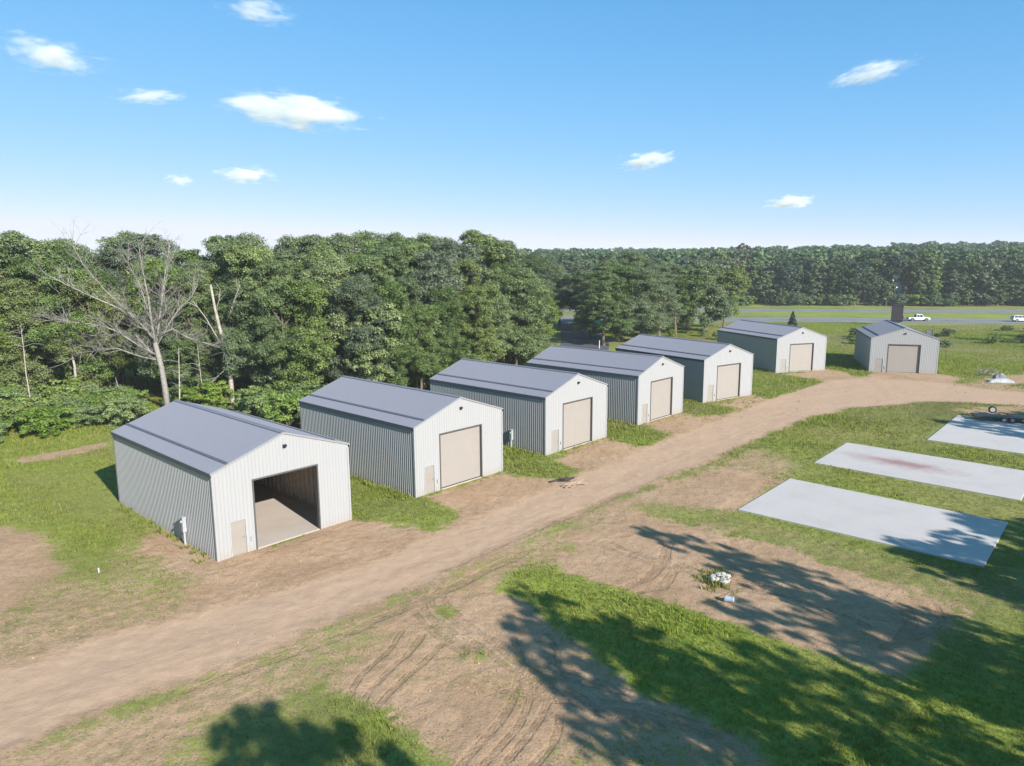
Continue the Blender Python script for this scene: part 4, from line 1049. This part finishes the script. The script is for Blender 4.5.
def pickup(loc, rz, label):
    root = empty('pickup_truck', loc, rz); pm = M['carwhite']
    low = [(-2.8, .55), (-2.8, 1.10), (-.90, 1.12), (1.25, 1.14), (2.6, 1.04), (2.78, .85), (2.8, .48), (2.35, .42), (2.3, .62), (2.1, .82), (1.75, .9), (1.4, .82), (1.2, .62), (1.15, .4), (-1.25, .4), (-1.3, .62), (-1.5, .82), (-1.85, .9), (-2.2, .82), (-2.4, .62), (-2.45, .5)]
    b = body_from_profile(low, .98, .05, .9).build('body', pm, root)
    cb = body_from_profile([(-.80, 1.142), (-.74, 1.88), (-.60, 1.95), (.50, 1.95), (.68, 1.88), (1.25, 1.145)], .93, .22, 1.16); cb.build('cab', pm, b)
    for s in (-1, 1):
        for x0, x1, x2, x3 in ((-.66, -.02, -.06, -.58), (.06, .98, .62, .08)):
            g_ = MB(); g_.add([(x0, s*(.93-.02*.22+.012), 1.20), (x1, s*.938, 1.20), (x2, s*.815, 1.76), (x3, s*.815, 1.76)], [(0,1,2,3)] if s > 0 else [(3,2,1,0)])
            g_.build('side_window', M['glass'], b)
    ws = MB(); ws.add([(1.27, -.84, 1.20), (1.27, .84, 1.20), (.82, .74, 1.76), (.82, -.74, 1.76)], [(0,1,2,3)]); ws.build('windscreen', M['glass'], b)
    rw = MB(); rw.add([(-.86, -.8, 1.22), (-.86, .8, 1.22), (-.755, .74, 1.74), (-.755, -.74, 1.74)], [(3,2,1,0)]); rw.build('rear_window', M['glass'], b)
    bd = MB(); bd.box((-2.68, -.82, 1.10), (-.92, .82, 1.135)); bd.build('truck_bed', M['dark'], root)
    for s in (-1, 1):
        hl = MB(); hl.box((2.66, s*.72-.16, .80), (2.80, s*.72+.16, .94)); hl.build('headlight', M['chrome'], root)
        tl = MB(); tl.box((-2.83, s*.86-.09, .75), (-2.79, s*.86+.09, 1.05)); tl.build('tail_light', M['red'], root)
        for x in (-1.85, 1.75): wheel(root, x, s*.86)
    for x, nm in ((2.8, 'front_bumper'), (-2.9, 'rear_bumper')):
        bp = MB(); bp.box((x, -.92, .42), (x+.12, .92, .62)); bp.build(nm, M['chrome'], root)
    return tag(root, label, 'pickup truck')
rz = math.atan(-.16)
def on_hw(px, lane):     # a point on the near carriageway under a given column of the picture
    a = (px-512)/F_PX; y0 = 209.5+lane; x = 0
    for _ in range(30): x = a*(y0-.16*(x-61))
    return x, y0-.16*(x-61)
tx_, ty_ = on_hw(918.5, -2.4)
pickup((tx_, ty_, .03), rz, 'white pickup truck towing a dark box trailer along the highway')
def trailer_box(loc, rz):
    root = empty('cargo_trailer', loc, rz)
    b = MB(); b.box((-1.3, -.85, .5), (1.1, .85, 1.35)); b.build('box', M['black'], root)
    t = MB(); t.tube([(1.1, .6, .5), (2.3, 0, .5)], [.05]*2, 5); t.tube([(1.1, -.6, .5), (2.3, 0, .5)], [.05]*2, 5); t.build('tongue', M['black'], root)
    for s in (-1, 1): wheel(root, -.2, s*.97, .34, .2)
    return tag(root, 'dark box trailer hitched behind the white pickup on the highway', 'trailer')
trailer_box((tx_-5.2*math.cos(rz), ty_-5.2*math.sin(rz), .03), rz)
def suv(loc, rz, label):
    root = empty('sport_utility_car', loc, rz)
    low = [(-2.3, .5), (-2.36, .85), (-2.3, 1.1), (.95, 1.08), (2.2, .95), (2.35, .75), (2.35, .42), (1.9, .36), (1.85, .6), (1.45, .82), (1.05, .6), (1.0, .34), (-1.0, .34), (-1.05, .6), (-1.45, .82), (-1.85, .6), (-1.9, .4)]
    b = body_from_profile(low, .92, .06, .85).build('body', M['carwhite'], root)
    body_from_profile([(-2.3, 1.102), (-2.05, 1.62), (-1.8, 1.70), (.2, 1.70), (.4, 1.64), (1.15, 1.083)], .88, .24, 1.1).build('cabin', M['carwhite'], b)
    for s in (-1, 1):
        for q in ([-2.08, -1.25, -1.28, -1.92], [-1.18, -.25, -.3, -1.18], [-.17, .82, .33, -.2]):
            g_ = MB(); g_.add([(q[0], s*.885, 1.14), (q[1], s*.885, 1.14), (q[2], s*.775, 1.60), (q[3], s*.775, 1.60)], [(0,1,2,3)] if s > 0 else [(3,2,1,0)]); g_.build('side_window', M['glass'], b)
    ws = MB(); ws.add([(1.10, -.78, 1.14), (1.10, .78, 1.14), (.48, .72, 1.60), (.48, -.72, 1.60)], [(0,1,2,3)]); ws.build('windscreen', M['glass'], b)
    rw = MB(); rw.add([(-2.30, -.76, 1.14), (-2.30, .76, 1.14), (-2.09, .70, 1.58), (-2.09, -.70, 1.58)], [(3,2,1,0)]); rw.build('rear_window', M['glass'], b)
    for s in (-1, 1):
        for x in (-1.45, 1.45): wheel(root, x, s*.82, .36, .23)
        tl = MB(); tl.box((-2.39, s*.8-.1, .8), (-2.31, s*.8+.1, 1.08)); tl.build('tail_light', M['red'], root)
        hl = MB(); hl.box((2.2, s*.68-.16, .72), (2.36, s*.68+.16, .86)); hl.build('headlight', M['chrome'], root)
    return tag(root, label, 'car')
sx_, sy_ = on_hw(1021.5, -2.4)
suv((sx_, sy_, .03), rz, 'white sport utility car on the highway ahead of the pickup')

# ------------------------------------------------------------------ sign tower, small sign
x, y = (100.43, 186.00); root = empty('sign_tower', (x, y, 0), R(-28))
b = MB(); b.box((-1.35, -.85, 1.0), (1.35, .85, 5.2)); b.box((-1.42, -.92, 5.2), (1.42, .92, 5.35)); b.build('cabinet', M['signbody'], root)
bb = MB(); bb.box((-1.0, -.6, -.2), (1.0, .6, 1.0)); bb.build('base', M['greybox'], root)
tb = MB()
for r_ in range(7):
    z = 4.7-r_*.52; xx = -1.1; rr = random.Random(r_)
    while xx < .9:
        w_ = rr.uniform(.2, .5); tb.box((xx, -.875, z), (min(1.1, xx+w_), -.85, z+.2)); xx += w_+.14
tb.build('tenant_rows', M['signtext'], root)
tag(root, 'dark boxy sign tower rising behind the shed at the bend', 'sign')
x, y = (88.14, 150.00); root = empty('small_sign', (x, y, 0), R(-25))
b = MB(); b.box((-.75, -.06, .6), (.75, .06, 2.35)); b.box((-.8, -.08, 2.35), (.8, .08, 2.45)); b.build('panel', M['tarpgrey'], root)
for s in (-1, 1):
    p = MB(); p.box((s*.6-.05, -.13, -.2), (s*.6+.05, -.065, 2.3)); p.build('post', M['bark'], root)
tag(root, 'small dark grey sign board in the meadow right of the bend shed', 'sign')

# ------------------------------------------------------------------ flatbed trailer at the pad
x, y = (51.86, 73.71); root = empty('flatbed_trailer', (x, y, .06), R(-22)); root.scale = (.82, .82, .72)
d = MB()
for i in range(8): d.box((-3.3, -1.05+i*.265, .62), (3.3, -1.05+i*.265+.245, .67))
d.build('deck', M['black'], root)
f = MB()
for s in (-1, 1): f.box((-3.35, s*1.1-.05, .48), (3.35, s*1.1+.05, .66))
for xx in (-3.3, -1.6, 0, 1.6, 3.3): f.box((xx-.05, -1.05, .5), (xx+.05, 1.05, .60))
f.tube([(-3.3, .7, .55), (-4.7, 0, .55)], [.06]*2, 5); f.tube([(-3.3, -.7, .55), (-4.7, 0, .55)], [.06]*2, 5); f.tube([(-4.5, 0, .55), (-4.5, 0, 0)], [.04]*2, 5)
f.build('frame', M['black'], root)
for s in (-1, 1):
    for xx in (-.1, .8): wheel(root, xx, s*1.28, .36, .2)
    fd = MB(); fd.prism([(-.6, .62), (-.45, .84), (1.15, .84), (1.3, .62), (1.25, .62), (1.12, .80), (-.42, .80), (-.55, .62)], s*1.28-.13, s*1.28+.13); fd.build('fender', M['black'], root)
tag(root, 'black flatbed trailer parked along the shaded concrete pad', 'trailer')
x, y = (53.12, 77.21); root = empty('spare_wheel', (x, y, .1), R(-20))
t = MB(); t.tube([(0, -.12, .40), (0, -.09, .40), (0, .09, .40), (0, .12, .40)], [.34, .40, .40, .34], 18); t.build('tyre', M['rubber'], root)
c = MB(); c.tube([(0, -.135, .40), (0, .135, .40)], [.24, .24], 14); c.build('rim', M['tarp'], root)
tag(root, 'loose wheel with white rim standing beside the flatbed trailer', 'wheel')

# ------------------------------------------------------------------ rubble, debris, small things
def chunk(mb, rg, p, s):
    bm = bmesh.new(); bmesh.ops.create_icosphere(bm, subdivisions=1, radius=1)
    sc = Vector((rg.uniform(.6, 1.3), rg.uniform(.6, 1.3), rg.uniform(.35, .8)))*s; Rm = Matrix.Rotation(rg.uniform(0, 6.28), 3, 'Z') @ Matrix.Rotation(rg.uniform(-.5, .5), 3, 'X')
    vs = [Vector(p)+Rm @ Vector((v.co.x*sc.x*rg.uniform(.7, 1.2), v.co.y*sc.y*rg.uniform(.7, 1.2), v.co.z*sc.z*rg.uniform(.7, 1.1))) for v in bm.verts]
    mb.add(vs, [[v.index for v in f.verts] for f in bm.faces]); bm.free()
rg = random.Random(21)
x, y = (11.02, 35.88); mb = MB()
for k in range(30):
    a, r_ = rg.uniform(0, 6.28), rg.uniform(0, .62); chunk(mb, rg, (math.cos(a)*r_*1.2, math.sin(a)*r_, .08+.28*(1-r_)*rg.random()), rg.uniform(.08, .26))
o = mb.build('rubble_heap', M['rubble']); o.location = (x, y, 0); tag(o, 'small heap of broken white rubble on the bare dirt', 'rubble')
n = 90; aa = RNG.uniform(0, 6.28, n); rr = np.abs(RNG.normal(.85, .28, n))
mk = (np.cos(aa) < .6); aa, rr = aa[mk], rr[mk]
tufts(x+np.cos(aa)*rr, y+np.sin(aa)*rr, aa*0-.03, RNG.uniform(.15, .42, len(aa)), np.clip(RNG.normal(.6, .15, len(aa)), 0, 1), 7, 'rubble_weeds')
x, y = (10.84, 33.49); root = empty('bucket', (x, y, .16), 0)
c = MB(); c.tube([(-.22, 0, .02), (-.1, 0, 0), (.2, 0, -.02)], [.13, .14, .165], 14); c.build('pail', M['bucket'], root)
hn = MB(); hn.tube([(.19, .165*math.cos(t), .165*abs(math.sin(t))+.02) for t in np.linspace(0, math.pi, 9)], [.008]*9, 4); hn.build('handle', M['black'], root)
root.rotation_euler = (0, 0, 2.6); tag(root, 'pale blue bucket lying on its side near the rubble heap', 'bucket')
x, y = (3.94, 53.74); mb = MB()
for k in range(9):
    p = Vector((rg.uniform(-.6, .6), rg.uniform(-.3, .3), rg.uniform(.02, .2))); d = Vector((rg.uniform(.25, .6), rg.uniform(-.3, .3), rg.uniform(-.1, .1)))
    mb.tube([p-d, p+d*.2, p+d], [.08, .10, .05], 6)
o = mb.build('log_pile', M['burnt']); o.location = (x, y, 0); o.rotation_euler.z = R(30); tag(o, 'low pile of dark charred logs beside the dirt road', 'log pile')
x, y = (4.71, 52.71); mb = MB()
for k in range(7): 
    a = rg.uniform(-.5, .5); mb.box((-1.0, -.07, 0), (1.0, .07, .035), Matrix.Translation((rg.uniform(-.4, .4), rg.uniform(-.4, .4), .02+.036*k*.6)) @ Matrix.Rotation(a, 4, 'Z'))
o = mb.build('plank_pile', M['board']); o.location = (x, y, 0); o.rotation_euler.z = R(35); tag(o, 'few loose reddish planks lying by the dirt road next to charred logs', 'planks')
# white junk heap on the meadow
def crumpled(name, loc, sx, sy, h, mat, seed, label, cat):
    g_ = np.random.default_rng(seed); n_ = 16; mb = MB(); vs = []
    for j in range(n_):
        for i in range(n_):
            u, v = i/(n_-1)*2-1, j/(n_-1)*2-1; rr_ = max(0, 1-max(abs(u), abs(v))**2)
            z = h*(rr_**.6)*(.45+.75*vnoise(np.array([u*2.6+seed]), np.array([v*2.6]), seed)[0])
            vs.append((u*sx*(1+.2*g_.uniform(-1, 1)*.4), v*sy*(1+.08*g_.uniform(-1, 1)), z-.02))
    mb.add(vs, [(j*n_+i, j*n_+i+1, (j+1)*n_+i+1, (j+1)*n_+i) for j in range(n_-1) for i in range(n_-1)])
    o = mb.build(name, mat); o.location = loc; o.rotation_euler.z = R(-15); return tag(o, label, cat)
x, y = (68.07, 98.01); crumpled('sheeting_heap', (x, y, 0), 1.6, .8, .55, M['tarp'], 3, 'crumpled white plastic sheeting lying on the meadow edge beside the road', 'sheeting')
x, y = (69.91, 100.53); crumpled('sheeting_heap', (x, y+.3, 0), .8, .5, .95, M['tarpgrey'], 8, 'dark grey crumpled heap lying on the white plastic sheeting', 'sheeting')
x, y = (69.71, 103.26); mb = MB()
for k in range(40):
    p = Vector((rg.uniform(-1.1, 1.1), rg.uniform(-.7, .7), rg.uniform(.05, .9))); d = Vector((rg.uniform(-1, 1), rg.uniform(-1, 1), rg.uniform(-.2, .6)))
    mb.tube([p, p+d*.6, p+d], [.05, .035, .012], 4)
o = mb.build('brush_pile', M['deadwood']); o.location = (x, y, 0); tag(o, 'grey brush pile on the meadow next to the white sheeting', 'brush pile')
x, y = (-23.06, 37.39); mb = MB(); mb.box((-.03, -.03, -.2), (.03, .03, .27)); mb.add([(-.03,-.03,.27), (.03,-.03,.27), (.03,.03,.27), (-.03,.03,.27), (0,0,.31)], [(0,1,4), (1,2,4), (2,3,4), (3,0,4)])
o = mb.build('marker_stake', M['post']); o.location = (x, y, 0); tag(o, 'short white marker stake in sparse grass near the open shed', 'stake')
x, y = (17.28, 140.00); mb = MB(); mb.tube([(0, 0, -.2), (0, 0, 1.5), (0, 0, 1.62)], [.09, .09, .03], 10); o = mb.build('bollard', M['post']); o.location = (x, y, 0); tag(o, 'white bollard at the edge of the asphalt drive under the oaks', 'bollard')
# pale house showing through the far trees
x, y = (151.0, 281.0); root = empty('house', (x, y, .0), R(8))
b = MB(); b.box((-2.2, 0, -1), (2.2, 5, 9.6)); b.build('wall', M['siding'], root)
rf = MB(); rf.prism([(-2.5, 9.55), (0, 11.2), (2.5, 9.55)], -.3, 5.3); rf.build('roof', M['siding'], root)
for xx in (-1.1, 1.0):
    wd = MB(); wd.box((xx-.3, -.04, 8.4), (xx+.3, -.003, 9.2)); wd.build('window', M['glass'], root)
tag(root, 'pale house showing through a gap in the far wood', 'house')

# ------------------------------------------------------------------ clouds
def cloud_mat():
    m = bpy.data.materials.new('cloud_vapour'); m.use_nodes = True; nt = m.node_tree; nt.nodes.remove(nt.nodes['Principled BSDF'])
    tc = N(nt, 'ShaderNodeTexCoord').outputs['Object']; ln = N(nt, 'ShaderNodeVectorMath', operation='LENGTH'); nt.links.new(tc, ln.inputs[0])
    oi = N(nt, 'ShaderNodeObjectInfo').outputs['Random']
    ad = N(nt, 'ShaderNodeVectorMath', operation='ADD'); nt.links.new(tc, ad.inputs[0])
    cm = N(nt, 'ShaderNodeCombineXYZ'); nt.links.new(math_n(nt, 'MULTIPLY', oi, 57.0), cm.inputs[0]); nt.links.new(cm.outputs[0], ad.inputs[1])
    n1 = noise(nt, ad.outputs[0], 2.3, 7, .66)
    d = math_n(nt, 'SUBTRACT', math_n(nt, 'ADD', math_n(nt, 'MULTIPLY', n1, 2.6), -.85), ln.outputs['Value'])
    dn = math_n(nt, 'MULTIPLY', maprange(nt, d, -.20, .34), .02)
    pv = N(nt, 'ShaderNodeVolumePrincipled'); pv.inputs['Color'].default_value = (1, .985, .99, 1); pv.inputs['Anisotropy'].default_value = 0
    nt.links.new(dn, pv.inputs['Density']); nt.links.new(pv.outputs[0], nt.nodes['Material Output'].inputs['Volume'])
    return m
M['cloud'] = cloud_mat()
cm_ = None
for (px, py, wd, ht, tilt, lab) in ((52, 56, 96, 30, -3, 'flat bottomed white cloud high above the dark wood edge'), (150, 97, 70, 15, 4, 'thin white sliver of cloud above the dead tree'),
        (295, 112, 146, 34, -3, 'largest white puffy cloud with a long trailing end'), (179, 180, 32, 12, -2, 'tiny white cloud puff beside a wider low cloud'),
        (246, 175, 66, 16, 0, 'small white lens shaped cloud low over the wood'), (647, 161, 62, 18, 6, 'small white cloud in the middle of the open sky'),
        (871, 73, 84, 20, 12, 'slanting feathery streak of white cloud'), (790, 202, 48, 15, 3, 'small white cloud low above the far wood'),
        (258, 11, 76, 22, -4, 'faint wispy cloud at the very top of the sky')):
    v = (fw + rt*((px-512)/F_PX) + up*(-(py-383)/F_PX)); dist = 620/max(v.z, .05)
    o = bpy.data.objects.new('cloud', cm_) if cm_ else None
    if o is None:
        bm = bmesh.new(); bmesh.ops.create_icosphere(bm, subdivisions=3, radius=1); cm_ = bpy.data.meshes.new('cloud'); bm.to_mesh(cm_); bm.free(); cm_.materials.append(M['cloud'])
        o = bpy.data.objects.new('cloud', cm_)
    COL.objects.link(o); p = v*dist
    o.location = (p.x, p.y, p.z+CAM_H); sx = wd/2/F_PX*dist*1.25; sz = ht/2/F_PX*dist*1.35
    o.rotation_euler = (0, R(-tilt), math.atan2(-p.x, p.y)); o.scale = (sx, sx*.6, sz)
    tag(o, lab, 'cloud', 'white clouds in the blue sky')

# ------------------------------------------------------------------ haze
hb = MB(); hb.box((-9300, -9300, -1.5), (9300, 9300, 58)); hz = hb.build('haze', None)
m = bpy.data.materials.new('summer_haze'); m.use_nodes = True; nt = m.node_tree; nt.nodes.remove(nt.nodes['Principled BSDF'])
pv = nt.nodes.new('ShaderNodeVolumePrincipled'); pv.inputs['Color'].default_value = (.92, .96, 1, 1); pv.inputs['Density'].default_value = .00022
nt.links.new(pv.outputs[0], nt.nodes['Material Output'].inputs['Volume']); hz.data.materials.append(m); tag(hz, kind='stuff')
